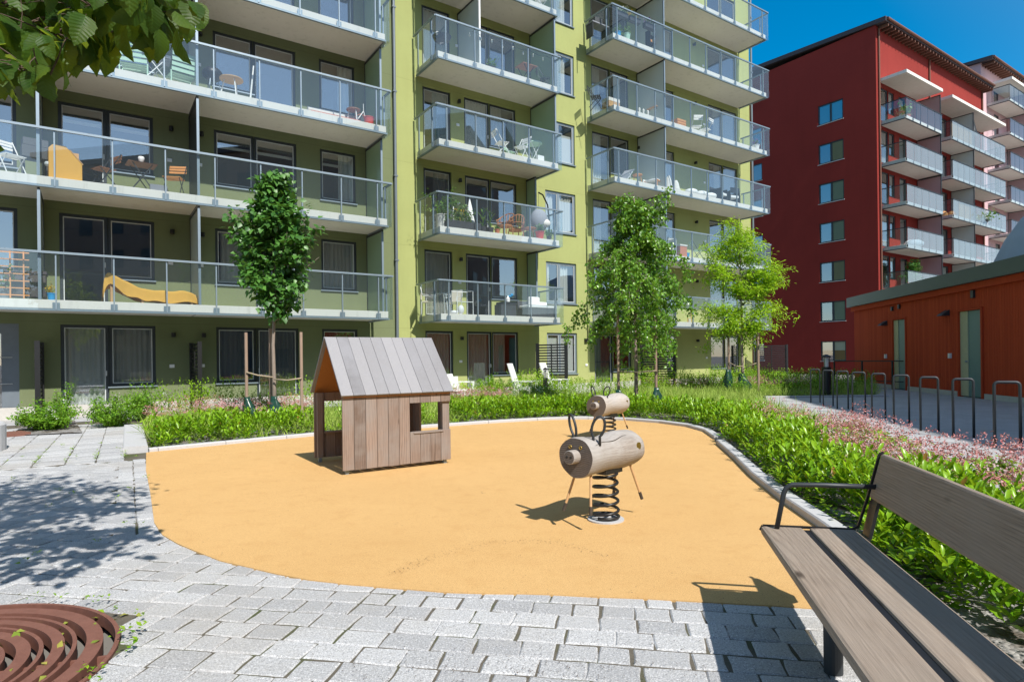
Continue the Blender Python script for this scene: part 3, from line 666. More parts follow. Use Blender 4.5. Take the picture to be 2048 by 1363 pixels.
for k in range(1, 6):
    o = ghbal(-7.2, 7.53, k, [-5.0, -3.9, -2.8, -1.72, -.62, .50, 1.61, 2.74, 3.87, 4.97, 6.09, 7.2] if k < 5 else [], k > 4, left=False)
    zf = ST * k
    for s_ in (-.92, 2.36):
        if k < 4 or s_ > 0: screen(o, s_, -DEP + .0, -.01, zf + .0, zf + ST - .27, 'frost_grey' if k != 2 or s_ < 0 else 'dsteel')
    screen(o, 7.5, -DEP + .30, -.01, zf - .01 if k > 0 else 0, zf + ST - .27, 'frost_green')
    if k in (1, 2, 3, 4): j = MB(); j.box(2.345, 2.365, -DEP - .004, -.02, zf - .2035, zf - .197); j.build('slab_joint', M['dsteel'], o)
for k in range(1, 7):
    zf = ST * k; o = ghbal(9.34, 14.25, k, [9.6, 10.7, 11.8, 12.9, 14.0], k > 5)
    if k > 2: screen(o, 14.2, -DEP + .05, -.01, zf, zf + ST - .27, 'frost_green')
    else: screen(o, 13.95, -.62, -.01, zf, zf + ST - .27, 'frost_green')
    if k == 4: screen(o, 11.0, -1.5, -.01, zf, zf + ST - .4, 'frost_grey', post='white')
EP = [17.27, 18.33, 19.4, 20.5, 21.62, 22.7, 23.76, 24.82, 25.92, 26.98]
for k in range(1, 7):
    zf = ST * k; o = ghbal(17.1, 27.3, k, EP if k < 7 else [], True)
    screen(o, 20.05, -DEP + .0, -.01, zf, zf + ST - .27, 'frost_grey')
# ---- red house (balcony side parallel to the green house, gable towards it)
NRED = -19.97; SG = 43.5
def house(label, n, s0, s1, zt, depth, mat, cat='building'):
    h = thing('apartment_building', label, cat, (NX * n, NY * n, 0), FROT); return h
rh = house('dark red rendered apartment block with a window column in its shaded gable', NRED, SG, 61.9, 23.3, 10, 'redstucco')
HR = [(.6 + SG, 1.6 + SG, ST * k + .1, ST * k + 2.35) for k in range(0, 7)] + [(1.7 + SG, 2.5 + SG, ST * k + .8, ST * k + 2.35) for k in range(0, 7)] + [(3.2 + SG, 4.2 + SG, ST * k + .1, ST * k + 2.35) for k in range(0, 7)]
for s_ in (8.2, 9.9, 12.6, 15.4): HR += [(SG + s_, SG + s_ + 1.2, ST * k + .1, ST * k + 2.35) for k in range(0, 7)]
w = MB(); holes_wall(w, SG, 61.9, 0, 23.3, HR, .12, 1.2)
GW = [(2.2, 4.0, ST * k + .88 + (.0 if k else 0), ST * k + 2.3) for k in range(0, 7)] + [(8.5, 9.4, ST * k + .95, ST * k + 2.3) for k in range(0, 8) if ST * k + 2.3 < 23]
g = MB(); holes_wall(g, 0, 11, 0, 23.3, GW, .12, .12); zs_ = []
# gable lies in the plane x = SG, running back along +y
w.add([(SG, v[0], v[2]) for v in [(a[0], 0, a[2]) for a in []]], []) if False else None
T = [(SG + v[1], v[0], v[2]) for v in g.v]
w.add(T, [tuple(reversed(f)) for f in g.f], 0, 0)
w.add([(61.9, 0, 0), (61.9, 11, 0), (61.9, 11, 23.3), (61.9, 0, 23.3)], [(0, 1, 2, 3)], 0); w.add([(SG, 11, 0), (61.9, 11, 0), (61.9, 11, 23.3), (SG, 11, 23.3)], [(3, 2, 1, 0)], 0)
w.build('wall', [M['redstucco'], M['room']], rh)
r_ = MB(); r_.add([(SG - .15, -.7, 23.25), (62.0, -.7, 23.25), (62.0, 11.3, 23.9), (SG - .15, 11.3, 23.9), (SG - .15, -.7, 23.55), (62.0, -.7, 23.55), (62.0, 11.3, 24.2), (SG - .15, 11.3, 24.2)], MB.BF); r_.build('roof', M['roofdark'], rh)
r_ = MB(); r_.cyl((SG, -.76, 23.42), (62, -.76, 23.42), .09)
for i in range(38): x = SG + .3 + i * .49; r_.box(x, x + .09, -.66, -.003, 23.05, 23.24)
r_.build('eaves', M['brownwood'], rh)
r_ = MB(); r_.box(SG + 3.2, SG + 5.6, 2.0, 4, 23.6, 25.0); r_.build('roof_hatch', M['bluegrey'], rh, bevel=.02)
for s_ in (SG + .28, SG + 8.0, 61.5): p = MB(); p.cyl((s_, -.08, 0), (s_, -.08, 23.1), .06); p.build('drainpipe', M['brownwood'], rh)
for k in range(0, 7):
    for (y0, y1) in ((2.2, 4.0), (8.5, 9.4)):
        z = ST * k
        f = MB(); ym = (y0 + y1) / 2; x = SG + .04
        for (p, q) in ((y0, y0 + .08), (y1 - .08, y1)) + (((ym - .06, ym + .06),) if y0 < 5 else ()): f.box(x, x + .06, p, q, z + .88 if y0 < 5 else z + .95, z + 2.3)
        zb = z + .88 if y0 < 5 else z + .95
        f.box(x, x + .06, y0, y1, z + 2.22, z + 2.3); f.box(x, x + .06, y0, y1, zb, zb + .08)
        o = f.build('window', M['frame'], rh); g = MB(); g.add([(x + .04, y1, zb), (x + .04, y0, zb), (x + .04, y0, z + 2.3), (x + .04, y1, z + 2.3)], [(0, 1, 2, 3)]); g.build('pane', M['wglass'], o)
        g = MB(); g.box(SG - .06, x, y0 - .04, y1 + .04, zb - .04, zb - .003); g.build('sill', M['bead'], o)
        for (p, q) in (((y0 + .08, ym - .06), (ym + .06, y1 - .08)) if y0 < 5 else ((y0 + .08, y1 - .08),)):
            c_ = MB(); c_.box(x + .062, x + .072, p, q, zb + (0 if k not in (0,) else .75), z + 2.24); c_.build('curtain', M[['blind', 'cur_t', 'cur_d', 'cur_t', 'cur_t', 'cur_d', 'cur_t'][k]], o)
for (a, c, p, q) in HR: window(rh, a, c, p, q, 'door' if p % ST < .5 else 'window', cur=random.choice(['cur_w', 'cur_b', None]), sill=False, fw=.09, bead=None)
def farbal(par, s0, s1, k, parts, glass='bglass', cover=False, dep=1.55, scr='frost_pink'):
    zf = ST * k; o = slab(par, s0, s1, zf, dep, .22, edge='dsteel')
    n = max(2, round((s1 - s0) / 1.05)); yf = -dep - .05
    rail_run(o, (s0, yf), (s1, yf), zf - .2, zf + 1.12, [(s1 - s0) * i / n for i in range(1, n)], one=True, steel='dsteel', pw=.04, glass=glass)
    rail_run(o, (s0, -.05), (s0, yf), zf - .2, zf + 1.12, [.3, 1.5], one=True, steel='dsteel', pw=.045)
    rail_run(o, (s1, yf), (s1, -.05), zf - .2, zf + 1.12, [.3, 1.3], one=True, steel='dsteel', pw=.045)
    for s_, mt in parts: screen(o, s_, -dep, -.01, zf, zf + ST - .28, mt, post='dsteel')
    return o
M['rglass'] = glassmat('ribbed_glass', (.62, .72, .78), .30, (.50, .58, .62), 1.4, .03, .08)
for k in range(1, 7):
    farbal(rh, 43.95, 49.45, k, [(49.4, 'frost_pink')], 'bglass' if k == 6 else 'rglass')
    farbal(rh, 51.15, 61.4, k, [(55.2, 'frost_grey')], 'rglass')
for s0, s1 in ((43.9, 49.4), (51.0, 61.3)):
    b = MB(); b.box(s0, s1, -1.7, -.003, 19.6, 19.8); o = b.build('canopy', M['soffit'], rh)
    if s0 > 50: b = MB()
# ---- pink house beyond
ph = house('tall pink rendered apartment house beyond the red block', -20.2, 62.2, 80, 26, 10, 'pinkstucco')
HP = [(65 + i * 3.0, 66.1 + i * 3.0, ST * k + .1, ST * k + 2.35) for k in range(0, 9) for i in range(5)]
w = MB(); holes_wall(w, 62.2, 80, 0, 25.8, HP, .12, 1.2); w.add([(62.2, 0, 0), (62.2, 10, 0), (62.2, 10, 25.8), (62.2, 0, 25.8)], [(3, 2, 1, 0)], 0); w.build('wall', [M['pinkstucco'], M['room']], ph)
r_ = MB(); r_.add([(61.95, -.9, 25.7), (80.2, -.9, 25.7), (80.2, 10.2, 26.3), (61.95, 10.2, 26.3), (61.95, -.9, 26.0), (80.2, -.9, 26.0), (80.2, 10.2, 26.6), (61.95, 10.2, 26.6)], MB.BF)
r_.build('roof', M['roofdark'], ph)
r_ = MB(); r_.cyl((62, -.96, 25.88), (80, -.96, 25.88), .09)
for i in range(30): r_.box(62.5 + i * .55, 62.6 + i * .55, -.86, -.003, 25.5, 25.69)
r_.build('eaves', M['brownwood'], ph)
for (a, c, p, q) in HP: window(ph, a, c, p, q, 'door', sill=False, fw=.09, bead=None, cur=random.choice(['cur_w', None]))
for k in range(2, 9): farbal(ph, 63.4, 72.0, k, [(68.0, 'frost_pink')], 'bglass')
b = MB(); b.box(63.3, 72, -1.8, -.003, 24.0, 24.22); b.build('canopy', M['soffit'], ph)
# ---- houses closing the yard behind and to the right (outside the view; they shade the path and stand in the reflections)
def plainhouse(label, x0, x1, y0, y1, zt, mat):
    h = thing('apartment_building', label, 'building', ((x0 + x1) / 2, (y0 + y1) / 2, 0)); X, Y = (x1 - x0) / 2, (y1 - y0) / 2
    w = MB(); w.box(-X, X, -Y, Y, -.05, zt); w.build('wall', M[mat], h); r = MB(); r.box(-X - .3, X + .3, -Y - .3, Y + .3, zt, zt + .4); r.build('roof', M['roofdark'], h)
    wd = MB()
    for k in range(int(zt // ST)):
        for i in range(int(2 * X // 3)): wd.box(-X + 1 + i * 3, -X + 2.3 + i * 3, Y + .002, Y + .03, ST * k + .8, ST * k + 2.3)
        for i in range(int(2 * Y // 3)): wd.box(-X - .03, -X - .002, -Y + 1 + i * 3, -Y + 2.3 + i * 3, ST * k + .8, ST * k + 2.3)
    wd.build('window', M['frame'], h); return h
hb = plainhouse('brown apartment house outside the right edge that throws the shade on the path', 18.0 - 1.9, 28.5 - 1.9, -26, 12, 18, 'darkbrick'); hb.rotation_euler = (0, 0, R(-9.8))
plainhouse('brown apartment house behind the viewer across the yard', -34, 14, -48, -36, 17.5, 'darkbrick')
# ------------------------------------------------------------ playhouse
hx, hy = Vector((.835, .55)), Vector((-.55, .835))
ph_ = thing('playhouse', 'small weathered timber playhouse with a pitched roof on the ochre play surface', 'playhouse', (-1.99, 7.18, .006), math.atan2(.55, .835))
LW, WW, EZ, RZ, Z0 = 1.42, 1.2, .935, 1.62, .05
def boards_wall(y, t, holes, n=10, ax=0, rng=random):
    b = MB(); w = LW / n
    for i in range(n):
        x0, x1 = i * w + .002, (i + 1) * w - .002; segs = [(Z0 + rng.uniform(-.004, .004), EZ - .02)]
        for (a, c, p, q) in holes:
            if x0 < c - .02 and x1 > a + .02: segs = [(Z0, p), (q, EZ - .02)]
        for p, q in segs: b.box(x0, x1, y, y + t, p, q)
    return b
HX = [(.91, 1.30, .44, .80)]
o = boards_wall(0, .028, HX).build('side_wall', M['housewall'], ph_, bevel=.003)
s_ = MB(); s_.box(.90, 1.31, -.012, .07, .415, .438); s_.build('window_sill', M['housewall'], o, bevel=.004)
o = boards_wall(WW - .028, .028, [(.12, .52, .40, .80)]).build('side_wall', M['housewall'], ph_, bevel=.003)
s_ = MB(); s_.box(.11, .53, WW - .07, WW + .012, .375, .398); s_.build('window_sill', M['housewall'], o, bevel=.004)
# gable back wall with bench-high boards, front left open
b = MB(); n = 8
for i in range(n):
    y0, y1 = .03 + i * (WW - .06) / n + .002, .03 + (i + 1) * (WW - .06) / n - .002; ym = (y0 + y1) / 2
    if not (.3 < ym < .9): b.box(LW - .03, LW - .002, y0, y1, Z0, EZ)
    else: b.box(LW - .03, LW - .002, y0, y1, Z0, .3)
b.build('back_wall', M['housewall'], ph_, bevel=.003)
for (x0, x1, y0, y1) in ((.03, .10, .03, .085), (.03, .10, WW - .085, WW - .03), (LW - .1, LW - .03, .03, .085), (LW - .1, LW - .03, WW - .085, WW - .03)):
    b = MB(); b.box(x0, x1, y0, y1, Z0 + .01, EZ - .02); o = b.build('corner_post', M['housewall'], ph_)
    f = MB(); f.box((x0 + x1) / 2 - .02, (x0 + x1) / 2 + .02, (y0 + y1) / 2 - .02, (y0 + y1) / 2 + .02, -.002, Z0 + .02); f.build('foot', M['steel'], o)
for sgn in (0, 1):
    b = MB(); n = 10; ln = LW + .05; w = ln / n
    yA, yB = (-.035, WW / 2) if sgn == 0 else (WW + .035, WW / 2); zA = EZ - .02
    for i in range(n):
        x0, x1 = -.025 + i * w + .0015, -.025 + (i + 1) * w - .0015; t = .026; dz = random.uniform(0, .003)
        nrm = Vector((0, (zA - RZ), (yB - yA) * (1 if sgn == 0 else 1))).normalized()
        if nrm.z < 0: nrm = -nrm
        q = [Vector((x, y, z)) + nrm * dz for x, y, z in ((x0, yA, zA), (x1, yA, zA), (x1, yB, RZ), (x0, yB, RZ))]
        b.add(q + [p + nrm * t for p in q], MB.BF)
    o = b.build('roof', M['houseroof'], ph_, bevel=.003)
    c = MB(); q = [Vector((x, y, z)) - nrm * .004 for x, y, z in ((.02, yA, zA), (LW - .03, yA, zA), (LW - .03, yB, RZ - .01), (.02, yB, RZ - .01))]
    c.add(q + [p - nrm * .012 for p in q], MB.BF); c.build('roof_lining', M['housein'], o)
# ------------------------------------------------------------ spring pigs
def pig(label, x, y, ang, zc=.562, S=1.0):
    p = thing('spring_rider', label, 'spring rider', (x, y, .006), ang, 'log pigs on springs')
    rad, hl = .158 * S, .40 * S; b = MB(); n = 40; vs = []; fs = []; nx = 26
    rg = random.Random(int(x * 100)); ph = [rg.uniform(0, 6) for _ in range(6)]
    def rr(t, a):
        sad = -.022 * math.exp(-((t - .42) / .16) ** 2) * max(0, math.sin(a)) ** 2
        return rad * (1 + .025 * math.sin(2 * a + ph[0]) + .02 * math.sin(3 * a + ph[1] + 2 * t) + .012 * math.sin(7 * a + ph[2] + 3 * t)) + sad + .006 * math.sin(9 * t + ph[3])
    for i in range(nx + 1):
        t = i / nx; xx = -hl + 2 * hl * t; e = 1.0
        if t > .93: e = math.sqrt(max(.0, 1 - ((t - .93) / .075) ** 2)) * .3 + .7
        if i == 0: e = .965
        for j in range(n): a = 2 * math.pi * j / n; r_ = rr(t, a) * e; vs.append((-xx, r_ * math.cos(a), r_ * math.sin(a) + zc))
    # front (head) is +x
    for i in range(nx):
        for j in range(n): fs.append((i * n + j, i * n + (j + 1) % n, (i + 1) * n + (j + 1) % n, (i + 1) * n + j))
    fs.append(tuple(range(nx * n, nx * n + n)))
    b.add(vs, fs)
    # long drying cracks as thin dark wedges
    body = b.build('body', M['log'], p, smooth=True)
    face = MB(); fv = [(v[0] + .001, v[1], v[2]) for v in vs[:n]]; face.add(fv, [tuple(reversed(range(n)))]); face.build('face', M['logend'], p)
    cr = MB()
    for a0, t0, t1 in ((.75, .0, .55), (.35, .05, .98), (1.3, .5, .9), (2.4, .1, .7)):
        pts = []
        for i in range(15): t = t0 + (t1 - t0) * i / 14; a = a0 + .12 * math.sin(3 * t + a0) + .05 * math.sin(17 * t); r_ = rr(t, a) * 1.0; pts.append((hl - 2 * hl * t, -r_ * math.cos(a), r_ * math.sin(a) + zc))
        cr.tube(pts, [.0008 + .0022 * math.sin(math.pi * i / 14) for i in range(15)], 5)
    cr.build('crack', M['soil'], body)
    fx = hl + .001
    s_ = MB(); s_.cyl((fx, .0, zc + .01), (fx + .085 * S, 0, zc + .012), .054 * S, 26); sn = s_.build('snout', M['log'], p, bevel=.006)
    d = MB(); d.cyl((fx + .0851 * S, 0, zc + .012), (fx + .087 * S, 0, zc + .012), .048 * S, 24); d.build('snout_end', M['logend'], sn)
    for yy in (-.019, .019): q = MB(); q.cyl((fx + .082 * S, yy, zc + .015), (fx + .0885 * S, yy, zc + .015), .0105, 14); q.build('nostril', M['black'], sn)
    for yy in (-.05, .05):
        e = MB(); e.tube(arc((0, 0), .011, 0, 6.283 * 15 / 16, 15), .0045, 6, closed=True); e.v = [(fx + .003 + v[2], yy + v[0], zc + .082 + v[1]) for v in e.v]; ey = e.build('eye', M['brass'], p)
        q = MB(); q.cyl((fx, yy, zc + .082), (fx + .003, yy, zc + .082), .007, 10); q.build('pupil', M['black'], ey)
    for sg in (-1, 1):
        pts = []
        for i in range(19):
            t = i / 18; a = -2.6 + 5.2 * t; w_, h_ = .050, .085; dy = w_ * math.sin(a); rot = .45 * sg
            pts.append((hl - .13 - dy * math.sin(rot), sg * (.105 + .04 * (.5 + .5 * math.cos(a))) + dy * math.cos(rot), zc + .135 + .098 + h_ * math.cos(a)))
        pts = [(pts[0][0], pts[0][1], zc + .09)] + pts + [(pts[-1][0], pts[-1][1], zc + .09)]
        e = MB(); e.tube(pts, .0105, 10); e.build('ear', M['dsteel'], p, smooth=True)
    for lx, ly, dx, dy in ((hl - .09, -.07, .10, -.05), (hl - .10, .07, .09, .06), (-hl + .13, -.07, -.06, -.07), (-hl + .13, .07, -.07, .07)):
        a = Vector((lx, ly, zc - rad * .86)); c = Vector((lx + dx, ly + dy, zc - .43)); q = MB(); q.cyl(a, a.lerp(c, .8), .0105, 10, r2=.0105); lg = q.build('leg', M['tan'], p)
        q = MB(); q.cyl(a.lerp(c, .795), c, .0135, 10); q.build('hoof', M['soil'], lg)
    q = MB(); q.tube([(-hl + .01, 0, zc + .07), (-hl - .04, 0, zc + .075), (-hl - .10, 0, zc + .072)], [.009, .011, .016], 10); q.build('tail', M['dsteel'], p)
    pg = MB(); a_ = -.42; pg.cyl((-hl * .66, -rad * 1.0 * math.cos(a_) * .985, zc + .03), (-hl * .66, -rad * 1.035 * math.cos(a_), zc + .032), .034, 20); pg.build('peg', M['brass'], p)
    pg = MB(); pg.cyl((-hl * .66, rad * .985, zc + .03), (-hl * .66, rad * 1.03, zc + .03), .034, 20); pg.build('peg', M['brass'], p)
    z1 = zc - rad * .97; pts = []; tr = 5.4; N_ = 150
    for i in range(N_ + 1):
        t = i / N_; a = 6.283 * tr * t; r_ = .108 - .012 * t; z = .028 + (z1 - .05) * max(0, (t - .12) / .88) + .004; pts.append((r_ * math.cos(a), r_ * math.sin(a), z))
    sp = MB(); sp.tube(pts, .0125, 8); sp.build('spring', M['black'], p, smooth=True)
    q = MB(); q.box(-.12, .12, -.09, .09, z1 - .016, z1 + .02); q.build('top_plate', M['black'], p)
    q = MB(); q.cyl((0, 0, -.004), (0, 0, .012), .15, 30); q.build('base_plate', M['concrete'], p)
    return p
pig('wooden log pig on a black spring, the nearer one', .76, 5.09, math.atan2(-.73, -.68))
pig('wooden log pig on a black spring, the farther one by the rear kerb', 1.62, 10.3, math.atan2(-.80, -.60), .55, 1.12)
# ------------------------------------------------------------ bench
bn = thing('park_bench', 'weathered timber bench with black steel frame and tubular armrests at the edge of the paving', 'bench', (1.29, 3.22, 0), math.atan2(-.208, .978))
BL = 2.06; SZ = .46
b = MB(); b.box(.0, .205, -BL, 0, SZ - .045, SZ); b.build('seat_board', M['benchwood'], bn, bevel=.014)
b = MB(); b.box(.236, .455, -BL, 0, SZ - .045, SZ); b.build('seat_board', M['benchwood'], bn, bevel=.010)
lean = .105; b = MB(); q = [Vector((.515, 0, .625)), Vector((.515 + .035, 0, .615)), Vector((.575 + .04, 0, .84)), Vector((.575, 0, .85))]
b.add([(v.x, -BL, v.z) for v in q] + [(v.x, 0, v.z) for v in q], MB.BF); b.build('backrest', M['benchwood'], bn, bevel=.014)
for yy in (.006, -BL - .006):
    f = MB(); pr = [(.0, SZ - .02), (.012, SZ + .004), (.44, SZ + .004), (.468, SZ + .02), (.478, SZ + .05), (.512, .62), (.572, .85), (.59, .858)]
    for (x0, z0), (x1, z1) in zip(pr[:-1], pr[1:]): f.beam((x0, yy, z0 - .006), (x1, yy, z1 - .006), .012, .012, (0, 1, 0))
    f.build('edge_strip', M['black'], bn)
for yy in (-.05, -BL + .05):
    f = MB(); pr = [(.05, SZ - .055), (.44, SZ - .055), (.492, SZ - .02), (.528, .6), (.60, .84)]
    for (x0, z0), (x1, z1) in zip(pr[:-1], pr[1:]): f.beam((x0, yy, z0), (x1, yy, z1), .09, .016, (1, 0, 1) if x0 > .45 else (0, 0, 1))
    f.build('side_frame', M['black'], bn)
    a = MB(); a.tube([(.07, yy, SZ), (.105, yy, .64), (.118, yy, .672), (.145, yy, .688), (.3, yy, .69), (.535, yy, .688)], .0125, 10); a.build('armrest', M['dsteel'], bn, smooth=True)
f = MB(); f.box(.2055, .2355, -BL + .002, -.004, SZ - .046, SZ - .013); f.box(.20, .242, -BL + .02, -.02, SZ - .062, SZ - .047); f.box(.18, .26, -BL + .1, -.1, SZ - .12, SZ - .0625); f.build('seat_beam', M['black'], bn)
for yy in (-.58, -1.62): f = MB(); f.cyl((.185, yy, 0), (.185, yy, SZ - .10), .038, 20); f.build('leg', M['dsteel'], bn, smooth=False)
# ------------------------------------------------------------ tree grate with leaf litter
tg = thing('tree_grate', 'rusty round steel tree grate of concentric rings set into the granite paving', 'tree grate', (GC[0], GC[1], 0))
def ring(r0, r1, z0, z1, n=96):
    b = MB(); vs = [(r * math.cos(2 * math.pi * j / n), r * math.sin(2 * math.pi * j / n), z) for r, z in ((r0, z0), (r1, z0), (r1, z1), (r0, z1)) for j in range(n)]
    return b.add(vs, [(i * n + j, i * n + (j + 1) % n, ((i + 1) % 4) * n + (j + 1) % n, ((i + 1) % 4) * n + j) for i in range(4) for j in range(n)])
rr_ = .872; 
for w_, gp in ((.02, .05), (.068, .038), (.018, .03), (.05, .032), (.018, .03), (.055, .04), (.018, .03), (.055, .036), (.016, .03), (.05, .04), (.02, .03)):
    ring(rr_ - w_, rr_, -.055, .006).build('ring', M['corten'], tg); rr_ -= w_ + gp
for a in range(6):
    a_ = a * math.pi / 3 + .35; b = MB(); b.beam((.30 * math.cos(a_), .30 * math.sin(a_), -.035), (.85 * math.cos(a_), .85 * math.sin(a_), -.035), .02, .036); b.build('spoke', M['corten'], tg)
m = MB(); m.lathe([(.9, -.02), (.88, -.1), (.0, -.1)], 48, (GC[0], GC[1], 0), close=False); tag(m.build('gravel_pit', M['soil']), kind='structure')
# ------------------------------------------------------------ bicycle hoops
rk = []
b = MB(); hw, hh, cr_ = .145, .93, .05
pts = [(-hw, 0, 0), (-hw, 0, hh - cr_)] + [(-hw + cr_ - cr_ * math.cos(a), 0, hh - cr_ + cr_ * math.sin(a)) for a in (.4, .8, 1.2)] + [(-hw + cr_, 0, hh), (hw - cr_, 0, hh)] + [(hw - cr_ + cr_ * math.sin(a), 0, hh - cr_ + cr_ * math.cos(a)) for a in (.4, .8, 1.2)] + [(hw, 0, hh - cr_), (hw, 0, 0)]
b.tube(pts, .021, 10); hoop_me = b.build('bicycle_hoop', M['dsteel'], smooth=True)
hoops = [(1622, 1639, 735, 801), (1647, 1665, 737, 808), (1675, 1695, 739.5, 815), (1706, 1729, 742, 823.5), (1745, 1769, 744.5, 833), (1789, 1816, 748, 845), (1843, 1874, 752, 859), (1909, 1944, 757, 873.5), (1993, 2036, 763.5, 896)]
nm = ['first bicycle hoop in the row, closest to the viewer at the right', 'second bicycle hoop from the near right end of the row', 'third bicycle hoop counted from the near right end', 'fourth bicycle hoop from the near end, in front of the left teal door', 'middle one of the nine bicycle hoops in the row', 'fourth bicycle hoop from the far left end of the row', 'third bicycle hoop from the far left end of the row', 'second bicycle hoop from the far end, before the dark bollard', 'last bicycle hoop in the row, farthest away at the left']
for i, (xl, xr, yt, yb) in enumerate(reversed(hoops)):
    Y = 17.35 - (8 - (8 - i)) * 0 if False else .93 * FPX / (yb - yt); p = at((xl + xr) / 2, (yt + yb) / 2, Y)
    o = hoop_me if i == 0 else hoop_me.copy()
    if i: COL.objects.link(o)
    o.location = (p.x, p.y, 0); o.rotation_euler = (0, 0, R(-24)); o.scale = ((xr - xl) / FPX * Y / .29 / 1.0 * .97, 1, 1)
    tag(o, nm[i], 'bicycle hoop', 'bicycle hoops along the path')
# ------------------------------------------------------------ shed
Ps, Pd = Vector((15.15, 27.2)), Vector((-.156, -.988)).normalized(); Pn = Vector((-.988, .156))
def shedt(x, y):                  # pixel column -> metres along the shed wall from its far corner
    u, w = uw(x, y); t = (u * Ps.y - Ps.x) / (Pd.x - u * Pd.y); Y = Ps.y + Pd.y * t; return t, CAM_H - w * Y
sh = thing('shed', 'long low dark red timber shed with a green metal roof edge and two teal doors', 'shed', (Ps.x, Ps.y, 0), math.atan2(Pd.y, Pd.x))
# local x along the wall toward the viewer; wall outward is -y or +y?
SY = 1.0 if Vector((-Pd.y, Pd.x)).dot(Pn) > 0 else -1.0
b = MB(); LSH = 22.0
dA, dB = (shedt(1786, 710)[0], shedt(1812, 710)[0]), (shedt(1918, 710)[0], shedt(1964, 710)[0]); dz1 = 2.62
x = 0.0
while x < LSH:
    w_ = .115; cut = None
    for d in (dA, dB):
        if x + w_ > d[0] - .05 and x < d[1] + .05: cut = dz1 + .06
    b.box(x + .004, x + w_ - .004, -.02 if SY > 0 else 0, .0 if SY > 0 else .02, cut or .16, 3.5); x += w_
b.box(0, LSH, -.3 * SY if SY > 0 else .021, -.021 if SY > 0 else .3, .16, 3.5) if False else None
b.build('wall', M['shedwood'], sh)
b = MB(); y0, y1 = sorted((-.022 * SY, -3.7 * SY))
for (a, c) in ((0, dA[0] - .05), (dA[1] + .05, dB[0] - .05), (dB[1] + .05, LSH)): b.box(a, c, y0, y1, 0, 3.5)
b.build('core', M['shedwood'], sh)
b = MB(); yy = sorted((.012 * SY, -.02 * SY)); b.box(0, dA[0] - .1, *yy, 0, .155); b.box(dA[1] + .1, dB[0] - .1, *yy, 0, .155); b.box(dB[1] + .1, LSH, *yy, 0, .155); b.build('plinth', M['plinth'], sh)
b = MB(); yy = sorted((.22 * SY, -3.9 * SY)); b.box(-.25, LSH, *yy, 3.42, 3.84); b.build('roof', M['roofsheet'], sh)
b = MB(); yy = sorted((.1 * SY, .0)); b.box(-.1, LSH, *yy, 3.22, 3.415); b.build('eaves_board', M['shedwood'], sh)
for d in (dA, dB):
    yi = -.10 * SY; f = MB(); yy = sorted((.03 * SY, -.12 * SY))
    f.box(d[0] - .05, d[0] + .02, *yy, 0, dz1 + .05); f.box(d[1] - .02, d[1] + .06, *yy, 0, dz1 + .05); f.box(d[0] + .02, d[1] - .02, *yy, dz1, dz1 + .05); fr = f.build('door_frame', M['shedwood'], sh)
    g = MB(); sp = d[0] + (d[1] - d[0]) * .36; yy = sorted((-.10 * SY, -.05 * SY)); g.box(sp, d[1] - .02, *yy, .03, dz1 - .01); g.build('door', M['doorteal'], sh)
    g = MB(); yy = sorted((-.10 * SY, -.03 * SY)); g.box(d[0] + .02, sp - .005, *yy, .03, dz1 - .01); dl = g.build('door', M['doorreflect'], sh)  # strip of reflected light on the door, put in as a pale leaf
    g = MB(); g.cyl((sp - .06, -.03 * SY, 1.08), (sp - .06, .02 * SY, 1.08), .03, 12); g.cyl((sp - .06, .02 * SY, 1.08), (sp + .07, .025 * SY, 1.08), .011, 8); g.build('handle', M['steel'], dl)
    b = MB(); b.box(d[0], d[1], *sorted((-.12 * SY, -.5 * SY)), .0, dz1); b.build('door_recess', M['dsteel'], sh)
for px, py in ((1771, 648), (1894, 628)):
    t, z = shedt(px, py); b = MB(); v = [(t - .16, .0, z - .05), (t + .16, .0, z - .05), (t + .16, .24 * SY, z - .05), (t - .16, .24 * SY, z - .05), (t - .16, 0, z + .13), (t + .16, 0, z + .13), (t + .16, .20 * SY, z + .0), (t - .16, .20 * SY, z + .0)]
    b.add(v, MB.BF); b.build('wall_lamp', M['dsteel'], sh)
for px, py, sz in ((1773, 712, .05), (1902, 711, .05), (1786, 617, .05), (1800, 613, .05), (1948, 588, .07)):
    t, z = shedt(px, py); b = MB(); b.box(t - sz, t + sz, *sorted((.002 * SY, .07 * SY)), z - sz * 1.6, z + sz * 1.6); b.build('wall_socket' if sz < .06 and py > 700 else 'vent', M['white'] if py > 700 else M['dsteel'], sh)
# cone behind
cn = thing('concrete_hood', 'smooth bluish grey sloping concrete hood rising behind the shed roof at the right edge', 'concrete hood', (19.75, 20.3, 0))
b = MB(); b.lathe([(3.25, 0), (3.25, 3.9), (3.05, 4.5), (2.70, 5.3), (2.25, 6.0), (1.7, 6.6), (1.0, 6.95)], 64); b.build('shell', M['bluegrey'], cn, smooth=True)
# railing by the shed's far end
rl = thing('handrail', 'thin dark steel railing standing before the far end of the red shed', 'railing', (13.2, 25.2, 0))
q = MB(); P0, P1 = Vector((0, 0, 0)), Vector((1.6, -2.9, 0))
for f_ in (0, .35, .7, 1): p = P0.lerp(P1, f_); q.box(p.x - .025, p.x + .025, p.y - .025, p.y + .025, -.0, 1.05)
q.build('post', M['dsteel'], rl); q = MB(); q.beam((0, 0, 1.07), (1.6, -2.9, 1.07), .05, .04); q.beam((0, 0, .3), (1.6, -2.9, .3), .04, .03); q.build('top_rail', M['dsteel'], rl)
